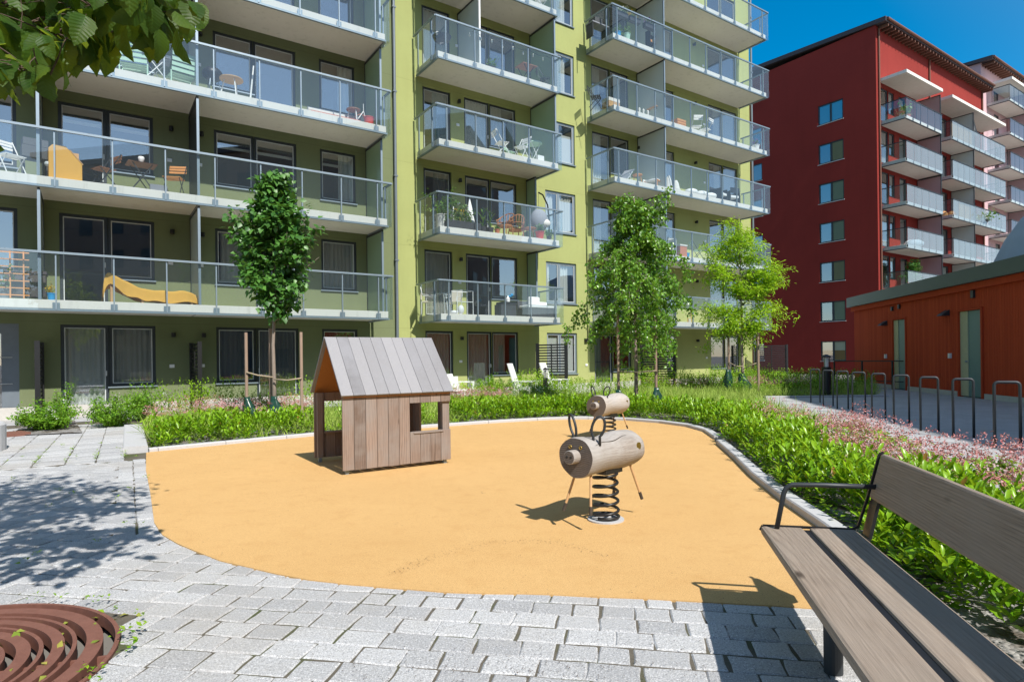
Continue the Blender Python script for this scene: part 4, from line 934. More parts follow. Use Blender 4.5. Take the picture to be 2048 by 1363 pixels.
# bollard lamps
def bollard(label, p, h=1.05, r=.075):
    o = thing('bollard_lamp', label, 'bollard', p, 0, 'black bollard lamps'); b = MB(); b.cyl((0, 0, 0), (0, 0, h * .70), r, 20); b.build('post', M['black'], o)
    for a in range(5): b = MB(); b.cyl((r * .85 * math.cos(a * 1.257), r * .85 * math.sin(a * 1.257), h * .7), (r * .85 * math.cos(a * 1.257), r * .85 * math.sin(a * 1.257), h * .93), .007, 6); b.build('bar', M['black'], o)
    b = MB(); b.cyl((0, 0, h * .70), (0, 0, h * .92), r * .5, 14); b.build('lens', M['cloth'], o)
    b = MB(); b.lathe([(r * 1.05, h * .93), (r * 1.05, h * .955), (r * .3, h)], 20); b.build('cap', M['black'], o)
bollard('black bollard lamp in the planting beside the white armchair', at(1091, 800, 19.0) * Vector((1, 1, 0)) if False else (at(1091, 760, 19.0).x, 19.0, 0))
bollard('stout black bollard behind the far bicycle hoops', (at(1653, 780, 19.9).x, 19.9, 0), 1.35, .14)
# slatted privacy screens on the terrace
def slat_screen(label, p0, p1, h=1.85, n=18):
    p0, p1 = Vector(p0), Vector(p1); d = p1 - p0; L = d.length
    o = thing('slatted_screen', label, 'screen', (p0.x, p0.y, 0), math.atan2(d.y, d.x), 'black slatted terrace screens')
    b = MB()
    for i in range(n): z = .12 + i * (h - .18) / (n - 1); b.box(.05, L - .05, -.012, .012, z, z + .052)
    b.build('slats', M['black'], o)
    for x in (0, L): b = MB(); b.box(x - .05 if x == 0 else x - .05, x + .05 if x == 0 else x + .05, -.05, .05, 0, h + .03); b.build('post', M['black'], o)
    b = MB(); b.box(L / 2 - .02, L / 2 + .02, -.03, -.013, .1, h); b.build('mid_post', M['black'], o)
for lb, s_ in (('black slatted screen seen nearly edge on, left of the leftmost curtained door', -.98), ('black slatted screen seen nearly edge on, between two ground floor windows', 2.34)): slat_screen(lb, F(s_, .05, 0), F(s_ - (.0 if s_ > 0 else .0), 1.55, 0))
slat_screen('black slatted screen behind the white armchair and bollard', (at(1075, 700, 22.6).x, 22.6, 0), (at(1132, 700, 22.1).x, 22.1, 0))
slat_screen('black slatted screen behind the weeping tree', (at(1283, 700, 25.2).x, 25.2, 0), (at(1348, 700, 25.0).x, 25.0, 0))
slat_screen('black slatted screen at the right corner beside the red gable', (at(1512, 700, 31).x, 31, 0), (at(1573, 700, 31.4).x, 31.4, 0))
# low things at the far left: planter wall and rusty edging
b = MB(); b.lathe([(.55, 0), (.55, .40), (.52, .43), (.40, .43), (.38, .3)], 32, close=False); o = b.build('planter_ring', M['concrete'], smooth=False); p = gnd(-78, 904); o.location = (p.x, p.y, 0)
tag(o, 'pale round concrete planter cut off by the left edge', 'planter')
b = MB(); p0, p1 = gnd(-60, 878), gnd(52, 868); b.beam((p0.x, p0.y, .03), (p1.x, p1.y, .03), .5, .06); tag(b.build('corten_edging', M['corten']), 'rusty steel edging plate lying before the entrance at the far left', 'edging')
# ------------------------------------------------------------ garden furniture behind the planting
def armchair(label, p, rz):
    o = thing('garden_armchair', label, 'armchair', p, rz, 'white garden chairs on the terrace')
    b = MB(); b.box(-.28, .28, -.28, .26, .34, .39); b.build('seat', M['white'], o)
    b = MB(); b.add([(-.24, .24, .38), (.24, .24, .38), (.22, .50, 1.18), (-.22, .50, 1.18), (-.24, .28, .38), (.24, .28, .38), (.22, .54, 1.18), (-.22, .54, 1.18)], MB.BF); b.build('backrest', M['white'], o)
    for x in (-.33, .33):
        b = MB(); b.box(x - .06, x + .06, -.36, .36, .58, .61); b.build('armrest', M['white'], o)
        b = MB(); b.box(x - .025, x + .025, -.33, -.25, 0, .578); b.build('leg', M['white'], o); b = MB(); b.box(x - .025, x + .025, .24, .32, 0, .578); b.build('leg', M['white'], o)
    b = MB(); b.box(-.33, .33, -.32, -.29, .26, .40); b.build('apron', M['white'], o); return o
armchair('white high backed slatted armchair standing in the planting left of the bollard', (at(1050, 780, 20.0).x, 20.0, 0), R(70))
armchair('white armchair half hidden behind the bollard by the slatted screen', (at(1112, 780, 21.3).x, 21.3, 0), R(60))
def sofa(label, p, rz):
    o = thing('garden_sofa', label, 'sofa', p, rz)
    for x in (-.34, .34): b = MB(); b.add([(x - .31, .2, .42), (x + .31, .2, .42), (x + .31, .36, .88), (x - .31, .36, .88), (x - .31, .24, .42), (x + .31, .24, .42), (x + .31, .40, .88), (x - .31, .40, .88)], MB.BF); k = b.build('back_frame', M['white'], o); b = MB(); b.box(x - .26, x + .26, .15, .22, .46, .8); b.build('mesh', M['blind'], k)
    b = MB(); b.box(-.72, .72, -.35, .3, .34, .40); b.build('seat', M['white'], o)
    for x in (-.7, .7):
        b = MB(); b.box(x - .03, x + .03, -.35, .3, .60, .64); b.build('armrest', M['white'], o)
        for y in (-.32, .27): b = MB(); b.box(x - .03, x + .03, y - .03, y + .03, 0, .6); b.build('leg', M['white'], o)
sofa('white metal garden sofa with mesh backs beside the playhouse roof edge', (at(912, 760, 18.9).x, 18.9, 0), R(75))
b = thing('garden_table', 'low white garden table in front of the white sofa', 'table', (at(893, 760, 18.2).x, 18.2, 0), R(30))
q = MB(); q.box(-.5, .5, -.3, .3, .40, .44); q.build('table_top', M['white'], b)
for x in (-.45, .45):
    for y in (-.25, .25): q = MB(); q.box(x - .025, x + .025, y - .025, y + .025, 0, .4); q.build('leg', M['white'], b)
# ------------------------------------------------------------ trees
LM = {}
LM['maple'] = leafmat('maple_leaf', (.032, .115, .018), (.11, .27, .045), (.18, .36, .04), .25, .42, .45)
LM['birch'] = leafmat('birch_leaf', (.045, .15, .012), (.22, .43, .040), (.36, .56, .04), .28, .34, .55)
LM['locust'] = leafmat('locust_leaf', (.17, .39, .012), (.46, .70, .030), (.58, .78, .04), .42, .5, .3)
LM['street'] = leafmat('street_tree_leaf', (.018, .060, .008), (.055, .12, .014), (.34, .44, .03), .48, .48, .3, True)
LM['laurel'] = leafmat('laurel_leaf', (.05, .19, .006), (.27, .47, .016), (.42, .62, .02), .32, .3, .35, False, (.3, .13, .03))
LM['geran'] = leafmat('geranium_leaf', (.09, .24, .010), (.30, .46, .030), (.40, .56, .03), .32, .55, .2)
LM['calyx'] = leafmat('geranium_calyx', (.52, .16, .17), (.76, .38, .36), (.5, .2, .18), .3, .7, .2)
LM['petal'] = leafmat('geranium_petal', (.72, .46, .50), (.85, .66, .68), (.7, .5, .5), .4, .7, .2)
LM['sedge'] = leafmat('sedge_blade', (.20, .36, .035), (.50, .62, .15), (.44, .58, .10), .35, .55, .2)
LM['peren'] = leafmat('perennial_leaf', (.09, .25, .008), (.30, .50, .022), (.42, .60, .03), .36, .5, .2)
LM['whitefl'] = leafmat('white_petal', (.70, .71, .66), (.85, .85, .80), (.7, .7, .65), .4, .7, .2)
LM['shrub'] = leafmat('shrub_leaf', (.06, .19, .010), (.23, .43, .03), (.34, .52, .03), .35, .5, .25)
def rdir(n, zb=0.0, sp=1.0):
    v = RNG.normal(size=(n, 3)) * sp; v[:, 2] += zb; return unit(v)
def branchy(trunk, tops, mat, parent, name='trunk', rt=.04, limbs=()):
    b = MB(); k = len(trunk); b.tube(trunk, [rt * (1 - .75 * i / (k - 1)) for i in range(k)], 10, rr=.4)
    for l, r in limbs: n = len(l); b.tube(l, [r * (1 - .8 * i / (n - 1)) for i in range(n)], 6, rr=.4)
    return b.build(name, mat, parent, smooth=True)
def limb(p0, d, L, n=6, droop=0.0, wig=.06, lift=0.0):
    p = np.array(p0, float); d = unit(np.array(d, float)); out = [p.copy()]
    for i in range(n):
        d = unit(d + RNG.normal(size=3) * wig + np.array([0, 0, lift - droop * (i + 1) / n])); p = p + d * L / n; out.append(p.copy())
    return out
def cluster_leaves(C, rad, m, L, W, zdir, spread=.9, outward=None, upn=.7, Lv=.25):
    C = np.asarray(C); n = len(C) * m; P = np.repeat(C, m, 0) + RNG.normal(size=(n, 3)) * np.repeat(np.broadcast_to(rad, (len(C),)), m)[:, None] * np.array([1, 1, .8])
    A = RNG.normal(size=(n, 3)) * spread; A[:, 2] += zdir
    if outward is not None: A += (P - outward) * np.array([1, 1, .2]) * .8
    Nn = unit(RNG.normal(size=(n, 3)) * (1 - upn) + np.array([.25, -.35, 1]) * upn)
    s = 1 + Lv * RNG.normal(size=n); s = np.clip(s, .5, 1.6)
    return P, unit(A), Nn, L * s, W * s
# --- dense maple-like tree, left
x0, y0 = at(548, 800, 13.0).x, 13.0
t1 = thing('young_tree', 'young tree with a dense dark green crown and three stakes left of the playhouse', 'tree', (x0, y0, 0))
trunk = [(0, 0, 0), (.01, 0, .9), (-.01, .01, 1.7), (.03, 0, 2.3), (.05, 0, 3.0), (.06, .02, 3.9), (.05, 0, 4.9), (.06, 0, 5.35)]
limbs = []; C = []; CR = []
prof = [(2.45, .22), (2.75, .45), (3.0, .62), (3.4, .80), (3.9, .86), (4.3, .70), (4.5, .52), (4.75, .30), (5.2, .27), (5.4, .15), (5.55, .04)]
def pr(z): return float(np.interp(z, [p[0] for p in prof], [p[1] for p in prof]))
for i in range(64):
    z = 2.2 + 2.9 * (i / 64) ** .9; a = i * 2.4 + RNG.normal() * .3; rr = pr(min(5.4, z + .45)) * RNG.uniform(.6, 1.15)
    l = limb((.05, 0, z), (math.cos(a), math.sin(a), .75), max(.25, rr * 1.32), 6, .05, .10, .05); limbs.append((l, .013))
    for q in l[2:]: C.append(q); CR.append(.11)
    for _ in range(3): q = l[RNG.integers(3, 7)] + RNG.normal(size=3) * .12; C.append(q); CR.append(.09)
C = np.array(C); C = np.array(C); keep = np.array([math.hypot(q[0] - .05, q[1]) < (pr(q[2]) + .03) * (1 + .32 * math.sin(3 * math.atan2(q[1], q[0]) + 5 * q[2])) for q in C]); C = C[keep]; CR = np.array(CR)[keep]
branchy(trunk, None, M['bark_pale'], t1, rt=.045, limbs=limbs)
P, A, Nn, L, W = cluster_leaves(C, CR * .8, 16, .12, .10, -.35, .55, np.array([.05, 0, 3.6]), .75)
leafmesh('crown', P, A, Nn, L, W, LEAF, LM['maple'], t1)
# --- weeping birch-like tree, centre right
x0, y0 = at(1271, 760, 15.0).x, 15.0
t2 = thing('young_tree', 'weeping young tree with small glossy leaves behind the farther log pig', 'tree', (x0, y0, 0))
trunk = [(0, 0, 0), (.02, 0, 1), (.0, 0, 2), (.04, 0, 2.9), (.03, .02, 3.7), (.07, 0, 4.5), (.02, 0, 5.2)]
limbs = []; C = []
for i in range(60):
    z = 1.9 + 3.3 * (i / 60) ** .95; a = i * 2.4 + RNG.normal() * .25; rr = float(np.interp(z, [1.9, 2.6, 3.3, 3.9, 4.3, 5.3], [1.0, 1.25, 1.2, .80, .46, .32])) * RNG.uniform(.5, 1.08)
    l = limb((.03, 0, z), (math.cos(a), math.sin(a), .75), rr * 1.25, 8, .42, .10); limbs.append((l, .012)); C += l[2:]
    for _ in range(3):
        h = limb(l[RNG.integers(3, 9)], (math.cos(a) * .4 + RNG.normal() * .4, math.sin(a) * .4 + RNG.normal() * .4, -.35), RNG.uniform(.35, .95) * (1 if z < 4.0 else .55), 6, .6, .10); limbs.append((h, .005)); C += h[1:]
for (px, py, ex, ey, up) in ((1270, 470, 1335, 380, .9), (1275, 560, 1380, 600, .5), (1265, 560, 1135, 655, .6), (1275, 450, 1325, 420, .5)):
    p = at(px, py, y0); e = at(ex, ey, y0 - .1); p = np.array(p) - np.array((x0, y0, 0)); e = np.array(e) - np.array((x0, y0, 0)); m = (p + e) / 2 + np.array([0, 0, .28 * up])
    l = [(1 - t) ** 2 * p + 2 * t * (1 - t) * m + t * t * e for t in np.linspace(0, 1, 9)]; limbs.append((l, .012)); C += l[3:]
    h = limb(l[-1], (.1 * (1 if ex > px else -1), 0, -1), .35, 4, .3); limbs.append((h, .004)); C += h; h = limb(l[-3], (.1, 0, -1), .3, 4, .3); limbs.append((h, .004)); C += h
for sx in (-.06, .02, .05, -.25, .42):                    # low streamers around the stem
    h = limb((sx, RNG.normal() * .08, 2.2), (sx * .6, RNG.normal() * .2, -1), RNG.uniform(.8, 1.35) if abs(sx) < .2 else .7, 7, .3, .12); limbs.append((h, .005)); C += h
C = np.array(C); branchy(trunk, None, M['bark_spot'], t2, rt=.05, limbs=limbs)
P, A, Nn, L, W = cluster_leaves(C, .058, 15, .07, .054, -.9, .75, None, .45)
leafmesh('crown', P, A, Nn, L, W, LEAF, LM['birch'], t2)
# --- bright honey-locust-like tree, right
x0, y0 = at(1485, 745, 21.6).x, 21.6
t3 = thing('young_tree', 'young tree with bright yellow green feathery foliage before the red gable', 'tree', (x0, y0, 0))
trunk = [(0, 0, 0), (.0, 0, 1), (-.02, 0, 2), (.0, 0, 2.9), (-.05, .02, 3.8), (-.02, 0, 4.7), (-.1, 0, 5.4)]
limbs = []; C = []
for i, (px, py, ex, ey) in enumerate([(1483, 640, 1412, 610), (1484, 650, 1560, 620), (1482, 600, 1405, 555), (1484, 610, 1570, 560), (1482, 570, 1420, 520), (1484, 560, 1560, 545), (1482, 540, 1440, 490), (1482, 540, 1520, 500), (1480, 520, 1455, 475), (1480, 500, 1490, 468), (1484, 645, 1500, 690), (1482, 650, 1430, 675), (1484, 660, 1540, 655), (1483, 590, 1480, 590), (1483, 620, 1470, 640), (1484, 600, 1530, 590), (1484, 560, 1530, 560)]):
    for dY in (-.55, -.2, .15, .7):
        p = np.array(at(px, py, y0)) - np.array((x0, y0, 0)); e = np.array(at(ex, ey, y0)) - np.array((x0, y0, 0)); e = e + np.array([RNG.normal() * .24, dY * RNG.uniform(.6, 1.5), RNG.normal() * .22]); m = (p + e) / 2 + np.array([0, 0, .22])
        l = [(1 - t) ** 2 * p + 2 * t * (1 - t) * m + t * t * e + RNG.normal(size=3) * .02 for t in np.linspace(0, 1, 8)]; limbs.append((l, .012)); C += l[2:]; C += [q + RNG.normal(size=3) * np.array([.17, .17, .06]) for q in l[3:]]
C = np.array(C); branchy(trunk, None, M['bark_pale'], t3, rt=.055, limbs=limbs)
C[:, :2] *= .88; n = len(C) * 19; P = np.repeat(C, 19, 0) + RNG.normal(size=(n, 3)) * np.array([.13, .13, .10]); A = unit(RNG.normal(size=(n, 3)) * np.array([1, 1, .35]) + np.array([0, 0, -.42])); Nn = unit(RNG.normal(size=(n, 3)) * .35 + np.array([0, -.1, 1]))
leafmesh('crown', P, A, Nn, RNG.uniform(.10, .18, n), RNG.uniform(.028, .05, n), LANCE, LM['locust'], t3)
# stakes, ties and watering bags
def stake(label, px, Y, ztop, r=.032, tilt=0.0):
    x = at(px, 760, Y).x; b = MB(); b.cyl((0, 0, -.1), (tilt, 0, ztop), r, 12); o = b.build('tree_stake', M['stake'], smooth=False, bevel=.004); o.location = (x, Y, 0); return tag(o, label, 'stake', 'tree stakes')
stake('left stake of the dense dark green tree, with a broken cane leaning on it', 493, 12.8, 1.95); stake('middle stake hard by the trunk of the dense dark green tree', 542, 13.2, 2.05, .04, .0); stake('right stake of the dense dark green tree, next to the playhouse gable', 603, 12.9, 1.95)
stake('left stake of the weeping tree, reddish and carrying a watering bag', 1237, 14.7, 2.6, .034); stake('right stake of the weeping tree, with a green bag at its foot', 1312, 14.6, 2.3, .034)
stake('left stake of the bright yellow green tree', 1458, 21.8, 2.0, .04); stake('right stake of the bright yellow green tree', 1517, 21.2, 2.15, .04)
def tie(label, pts):
    b = MB(); b.tube([at(*p) for p in pts], .016, 6); tag(b.build('tree_tie', M['rope'], smooth=True), label, 'tree tie', 'jute tree ties')
tie('frayed jute tie from the left stake to the trunk of the dense dark tree', [(493, 744, 12.75), (515, 750, 12.85), (546, 754, 12.9)]); tie('jute tie from the right stake to the trunk of the dense dark tree', [(603, 756, 12.85), (575, 760, 12.85), (548, 758, 12.9)])
tie('jute tie between the weeping tree and its right stake', [(1237, 742, 14.65), (1272, 744, 14.9), (1312, 741, 14.55)]); tie('jute tie between the bright tree and its right stake', [(1486, 738, 21.5), (1502, 730, 21.3), (1517, 724, 21.2)]); tie('jute tie between the bright tree and its left stake', [(1458, 724, 21.75), (1472, 732, 21.6), (1485, 732, 21.55)])
def bag(label, px, py, Y, h=.55, w=.16, lean=0.0):
    p = at(px, py, Y); b = MB(); n = 18; vs = []; rg = random.Random(px)
    for i in range(9):
        t = i / 8; r = w * (.55 + .45 * math.sin(math.pi * min(1, t * 1.05 + .08))) * (1.0 - .35 * t)
        for j in range(n): a = 2 * math.pi * j / n; rr = r * (1 + .16 * math.sin(3 * a + 4 * t + px) + .10 * math.sin(7 * a - 6 * t)); vs.append((rr * math.cos(a) + lean * t, rr * .8 * math.sin(a), h * t))
    b.add(vs, [(i * n + j, i * n + (j + 1) % n, (i + 1) * n + (j + 1) % n, (i + 1) * n + j) for i in range(8) for j in range(n)] + [tuple(range(8 * n, 9 * n))])
    o = b.build('watering_bag', M['rubberbag'], smooth=True); o.location = (p.x, Y, .12); tag(o, label, 'watering bag', 'green watering bags')
bag('dark green watering bag leaning at the left stake of the dense tree', 505, 810, 12.65, .5, .15, -.12); bag('dark green watering bag around the trunk foot of the dense tree', 553, 812, 12.85, .5, .15, -.05)
bag('dark green watering bag slumped against the left stake of the weeping tree', 1245, 780, 14.45, .46, .17, -.1); bag('dark green watering bag around the right stake of the weeping tree', 1313, 780, 14.45, .5, .16)
bag('dark green watering bag at the left stake of the bright tree', 1456, 755, 21.6, .75, .2); bag('dark green watering bag at the trunk of the bright tree', 1492, 755, 21.4, .6, .25, -.15)
# --- street tree over the grate: trunk outside the left edge, limbs reach into the picture
ft = thing('street_tree', 'large leaved tree whose dark branches hang into the top left corner', 'tree', (GC[0], GC[1], 0))
def loc_(px, py, Y): p = at(px, py, Y); return np.array((p.x - GC[0], p.y - GC[1], p.z))
trunk = [(0, 0, -.05), (.02, 0, 1), (-.03, .02, 2), (.0, .0, 3), (-.05, .05, 4), (-.1, .05, 5)]
TW = []
def bez(*pts, n=14):
    P = [np.array(p) for p in pts]; out = []
    for t in np.linspace(0, 1, n):
        q = P
        while len(q) > 1: q = [(1 - t) * a + t * b for a, b in zip(q[:-1], q[1:])]
        out.append(q[0])
    return out
mains = [bez((0, 0, 1.95), loc_(-120, 230, 2.55), loc_(20, 110, 2.45), loc_(150, 40, 2.4), loc_(270, -20, 2.35)), bez((0, 0, 2.3), loc_(-100, 120, 2.9), loc_(130, 60, 2.85), loc_(290, 15, 2.8), loc_(400, 20, 2.75)), bez((0, 0, 2.1), loc_(-100, 260, 2.35), loc_(0, 130, 2.25), loc_(70, 120, 2.2), loc_(100, 150, 2.2)),
         bez((0, 0, 2.5), loc_(-80, 10, 3.2), loc_(150, -60, 3.3), loc_(330, -40, 3.2)), bez((0, 0, 2.6), loc_(-50, -100, 2.7), loc_(180, -120, 2.6), loc_(330, -90, 2.55)), bez((0, 0, 2.4), loc_(-60, 100, 2.6), loc_(120, -10, 2.6), loc_(220, 40, 2.55)), bez((0, 0, 2.3), loc_(-50, 60, 3.3), loc_(80, 30, 3.4), loc_(200, 0, 3.4))]
for m in mains: TW.append((m, .014))
LB = []                                  # leaf bases
for mi_, m in enumerate(mains):
    for i in range(4, len(m)):
        for _ in range(4):
            d = RNG.normal(size=3) * np.array([1, 1, .5]); l = limb(m[i], d, RNG.uniform(.10, .30), 4, .25, .2); TW.append((l, .0035)); LB += [l[1], l[2], l[3], l[4], l[4]]
for gx in (-2.8, -2.4, -2.0):
    for gy in (2.0, 2.7, 3.4): TW.append((bez((0, 0, 2.6), np.array((gx * .5 - GC[0] * .5, gy * .5 - GC[1] * .5, 3.2)) * np.array((.6, .6, 1)), (gx - GC[0], gy - GC[1], CAM_H + .70 * gy + .2), n=8), .012))
for k in range(46):                      # the rest of the crown, above and left of the frame
    a = RNG.uniform(0, 6.28); e = RNG.uniform(-.2, 1.0); q = np.array((-.25 + 1.0 * math.cos(a), .0 + 1.2 * math.sin(a), 4.0 + 1.2 * e)); l = bez((0, 0, RNG.uniform(2.4, 4.6)), q * .6 + np.array((0, 0, 1.6)), q, n=8); TW.append((l, .014))
    for i in range(3, 8):
        for _ in range(3): h = limb(l[i], RNG.normal(size=3), .22, 3, .2, .2); TW.append((h, .003)); LB += [h[1], h[2], h[3]]
TWK = TW
LB = np.array(LB); LBK = []
xs_ = [RNG.uniform(-3.0, -1.75, 420), RNG.uniform(1.9, 3.7, 420), RNG.uniform(0, .5, 420)]  # extra unseen leaves above the frame, added to thicken the shadow on the paving
for q in LB:                                # prune the crown to the hanging outline seen from the yard
    x, y = q[0] + GC[0], q[1] + GC[1]
    if y < .3: LBK.append(True); continue
    px = CXP + FPX * x / y; py = CYP - FPX * (q[2] - CAM_H) / y
    LBK.append(px < -60 or py < -60 or (px < 395 and py < float(np.interp(px, [-60, 0, 60, 95, 130, 200, 300, 370], [125, 125, 120, 140, 100, 75, 80, 55]))))
LB = LB[np.array(LBK) & (RNG.random(len(LBK)) < .78)]; LB = np.concatenate([LB, np.column_stack([xs_[0] - GC[0], xs_[1] - GC[1], CAM_H + .68 * xs_[1] + xs_[2]])]); n = len(LB)
def twig_ok(l):
    for q in l:
        x, y = q[0] + GC[0], q[1] + GC[1]
        if y < .3: continue
        px = CXP + FPX * x / y; py = CYP - FPX * (q[2] - CAM_H) / y
        if px > 400 or (px > -40 and py > float(np.interp(px, [-60, 0, 60, 95, 130, 200, 300, 400], [150, 150, 145, 165, 125, 100, 100, 60]))): return False
    return True
branchy(trunk, None, M['bark_dark'], ft, rt=.085, limbs=[(l, r) for l, r in TW if r > .01 or twig_ok(l)])
wv = lambda t: .5 * math.sin(math.pi * t ** .72) ** .75 if 0 < t < .9 else (.5 * math.sin(math.pi * .9 ** .72) ** .75) * max(0, (1 - t) / .1) ** 1.6 if t >= .9 else .02
ts = [0, .05, .12, .2, .3, .42, .55, .68, .79, .87, .93, 1.0]; T = []
for i, t in enumerate(ts):
    for v in (-1, -.5, 0, .5, 1): T.append((t, v * (wv(t) + (.03 * (-1) ** i if abs(v) == 1 and 0 < i < 10 else 0)), -.30 * t * t + .10 * abs(v) * wv(t) * 2 - .02 * math.sin(9 * t) * abs(v)))
BIG = (np.array(T), [np.array([(i * 5 + j, i * 5 + j + 1, (i + 1) * 5 + j + 1, (i + 1) * 5 + j) for i in range(len(ts) - 1) for j in range(4)])])
A = RNG.normal(size=(n, 3)) * .5 + np.array([0, 0, -.95]); Nn = RNG.normal(size=(n, 3)) * .6 + np.array([.3, -.55, .45]); L = RNG.uniform(.065, .145, n)
leafmesh('crown', LB + unit(A) * .01, A, unit(Nn), L, L * RNG.uniform(.62, .8, n), BIG, LM['street'], ft, smooth=True)

# ------------------------------------------------------------ planting
KERB = KR + KB
BP = np.array([p[:2] for p in bed_main], float)
def noff(P): return P[:, 0] * NX + P[:, 1] * NY - N0
def dens(P, dmax, ref=4.0): return P[RNG.random(len(P)) < np.clip((ref / np.maximum(P[:, 1], 1.0)), .0, 1.0)]
RIGHTX = lambda P: (P[:, 0] > 2.2) & (P[:, 1] < 13.5)
# zones
G_el = [(at(455, 815, 12.9).x, 13.3, 1.7, .9), (at(520, 790, 14).x, 14.4, 1.2, 1.0), (at(925, 770, 17).x, 17.2, 1.4, 1.2), (at(1545, 760, 22.5).x, 22.6, 1.3, 1.6), (at(320, 830, 12.8).x, 12.9, .9, .9), (at(1400, 752, 21.0).x, 23.4, 1.6, .9)]
def in_ger(P):
    r = RIGHTX(P) & (pdist(P, KERB) > .95 + .22 * np.sin(P[:, 1] * 1.7)) & (P[:, 1] < 10.6 + .8 * np.sin(P[:, 0] * 2.1))
    for (a, b, c, d) in G_el: r |= ((P[:, 0] - a) / c) ** 2 + ((P[:, 1] - b) / d) ** 2 < 1
    return r
def clear(P): return ~((pdist(P, [(1.7, -1), (1.85, 3.2)]) < .30) & (P[:, 1] < 3.6))
def shoots(Pts, hmin, hmax, per, L, W, tmpl, mat, name, label, up=.8, lo=.3, sprd=.75, tw=.045, extra=None):
    n = len(Pts); H = RNG.uniform(hmin, hmax, n); lean = RNG.normal(size=(n, 2)) * .18
    k = per; t = lo + (1 - lo) * np.tile(np.linspace(0, 1, k), n); hh = np.repeat(H, k) * t
    P = np.zeros((n * k, 3)); P[:, :2] = np.repeat(Pts, k, 0) + np.repeat(lean, k, 0) * hh[:, None] + RNG.normal(size=(n * k, 2)) * tw * .3; P[:, 2] = .03 + hh
    a = np.tile(np.arange(k) * 2.4, n) + np.repeat(RNG.random(n) * 6.28, k); A = np.stack([np.cos(a) * sprd, np.sin(a) * sprd, up * (.25 + t)], 1) + RNG.normal(size=(n * k, 3)) * .18
    Nn = np.stack([-np.cos(a) * .5, -np.sin(a) * .5, np.full(n * k, 1.0)], 1) + RNG.normal(size=(n * k, 3)) * .2
    s = np.clip(1 + .30 * RNG.normal(size=n * k), .45, 1.6) * (1.12 - .45 * np.abs(t - .6))
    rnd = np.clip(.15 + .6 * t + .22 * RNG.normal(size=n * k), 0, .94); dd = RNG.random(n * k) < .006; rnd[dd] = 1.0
    o = leafmesh(name, P, A, unit(Nn), L * s, W * s, tmpl, mat, None, rnd)
    tag(o, label, name.replace('_', ' '), None, 'stuff')
    st = MB()
    return o
Q = sample(BP, 42000); dk = np.where(Q[:, 1] < 3.7, np.maximum(pdist(Q, [(1.75, 0), (1.8, 3.7)]) - .15, 0), pdist(Q, KERB))
lz = (dk > .20 + .10 * np.sin(Q[:, 1] * 3.1 + Q[:, 0] * 2)) & (dk < 1.35 + .2 * np.sin(Q[:, 0] * 2.3)) & ~in_ger(Q) & clear(Q) & (Q[:, 1] > .5) & ~((Q[:, 0] < -1.0) & (np.sin(Q[:, 0] * 2.9) + np.sin(Q[:, 1] * 3.7 + Q[:, 0] * 1.3) > .75)) & ~((dk > 1.15) & (Q[:, 1] > 10))
lp = Q[lz]; near = lp[:, 1] < 6.5; lp = np.concatenate([lp[near][:4200], lp[~near][RNG.random((~near).sum()) < .62]])
edge = np.clip((pdist(lp, KERB) - .15) / .5, 0, 1)
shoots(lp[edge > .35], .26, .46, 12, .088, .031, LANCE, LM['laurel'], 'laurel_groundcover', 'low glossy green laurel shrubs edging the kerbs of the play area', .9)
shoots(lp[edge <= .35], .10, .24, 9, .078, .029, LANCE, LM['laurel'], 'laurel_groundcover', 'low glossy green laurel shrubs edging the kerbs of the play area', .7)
# weeds on the gravel strip by the kerb
Q = sample(BP, 30000); dk = pdist(Q, KERB); wz = (dk < .42) & (dk > .14) & (Q[:, 1] > 1.2); Q = Q[wz][:420]
shoots(Q, .03, .11, 7, .045, .030, LEAF, LM['geran'], 'weeds', 'small weeds on the gravel strip beside the kerb', .3, .1, 1.0)
# geraniums: leaves then flower heads
Q = sample(BP, 60000); gz = in_ger(Q) & clear(Q) & (Q[:, 1] > .6); Q = Q[gz]; Q = Q[(Q[:, 1] < 7) | (RNG.random(len(Q)) < .75)]
n = len(Q); GH = .22 + .10 * np.sin(Q[:, 0] * 3 + 1) * np.sin(Q[:, 1] * 2.6) + RNG.normal(size=n) * .05
P = np.column_stack([Q, np.clip(GH, .06, .45)]); A = rdir(n) * np.array([1, 1, .25]); Nn = unit(RNG.normal(size=(n, 3)) * .38 + np.array([.1, -.25, 1])); s = np.clip(1 + .25 * RNG.normal(size=n), .5, 1.5)
ROUND = (np.array([(0, 0, -.05), (.05, .32, .04), (.35, .52, .06), (.7, .42, .02), (.95, .15, -.06), (.95, -.15, -.06), (.7, -.42, .02), (.35, -.52, .06), (.05, -.32, .04), (.42, 0, -.06)], float), [np.array([(9, i, i + 1) for i in range(8)] + [(9, 8, 0)])])
tag(leafmesh('geranium_leaves', P, A, Nn, .075 * s, .078 * s, ROUND, LM['geran']), 'light green rounded geranium leaves under the pink flower heads', 'geranium leaves', None, 'stuff')
fl = Q[RNG.random(n) < np.where(Q[:, 1] > 11, .30, .50)]; m = len(fl); H = .34 + .08 * np.sin(fl[:, 0] * 3 + 1) * np.sin(fl[:, 1] * 2.6) + RNG.random(m) ** 2 * .20
K = 9; C = np.repeat(np.column_stack([fl, H]), K, 0) + RNG.normal(size=(m * K, 3)) * np.array([.022, .022, .016]); A = unit(RNG.normal(size=(m * K, 3)) + np.array([0, 0, .7]))
tag(leafmesh('geranium_flowers', C, A, rdir(m * K), RNG.uniform(.018, .038, m * K), RNG.uniform(.009, .016, m * K), LEAF, LM['calyx']), 'reddish pink geranium flower heads over the bed', 'geranium flowers', None, 'stuff')
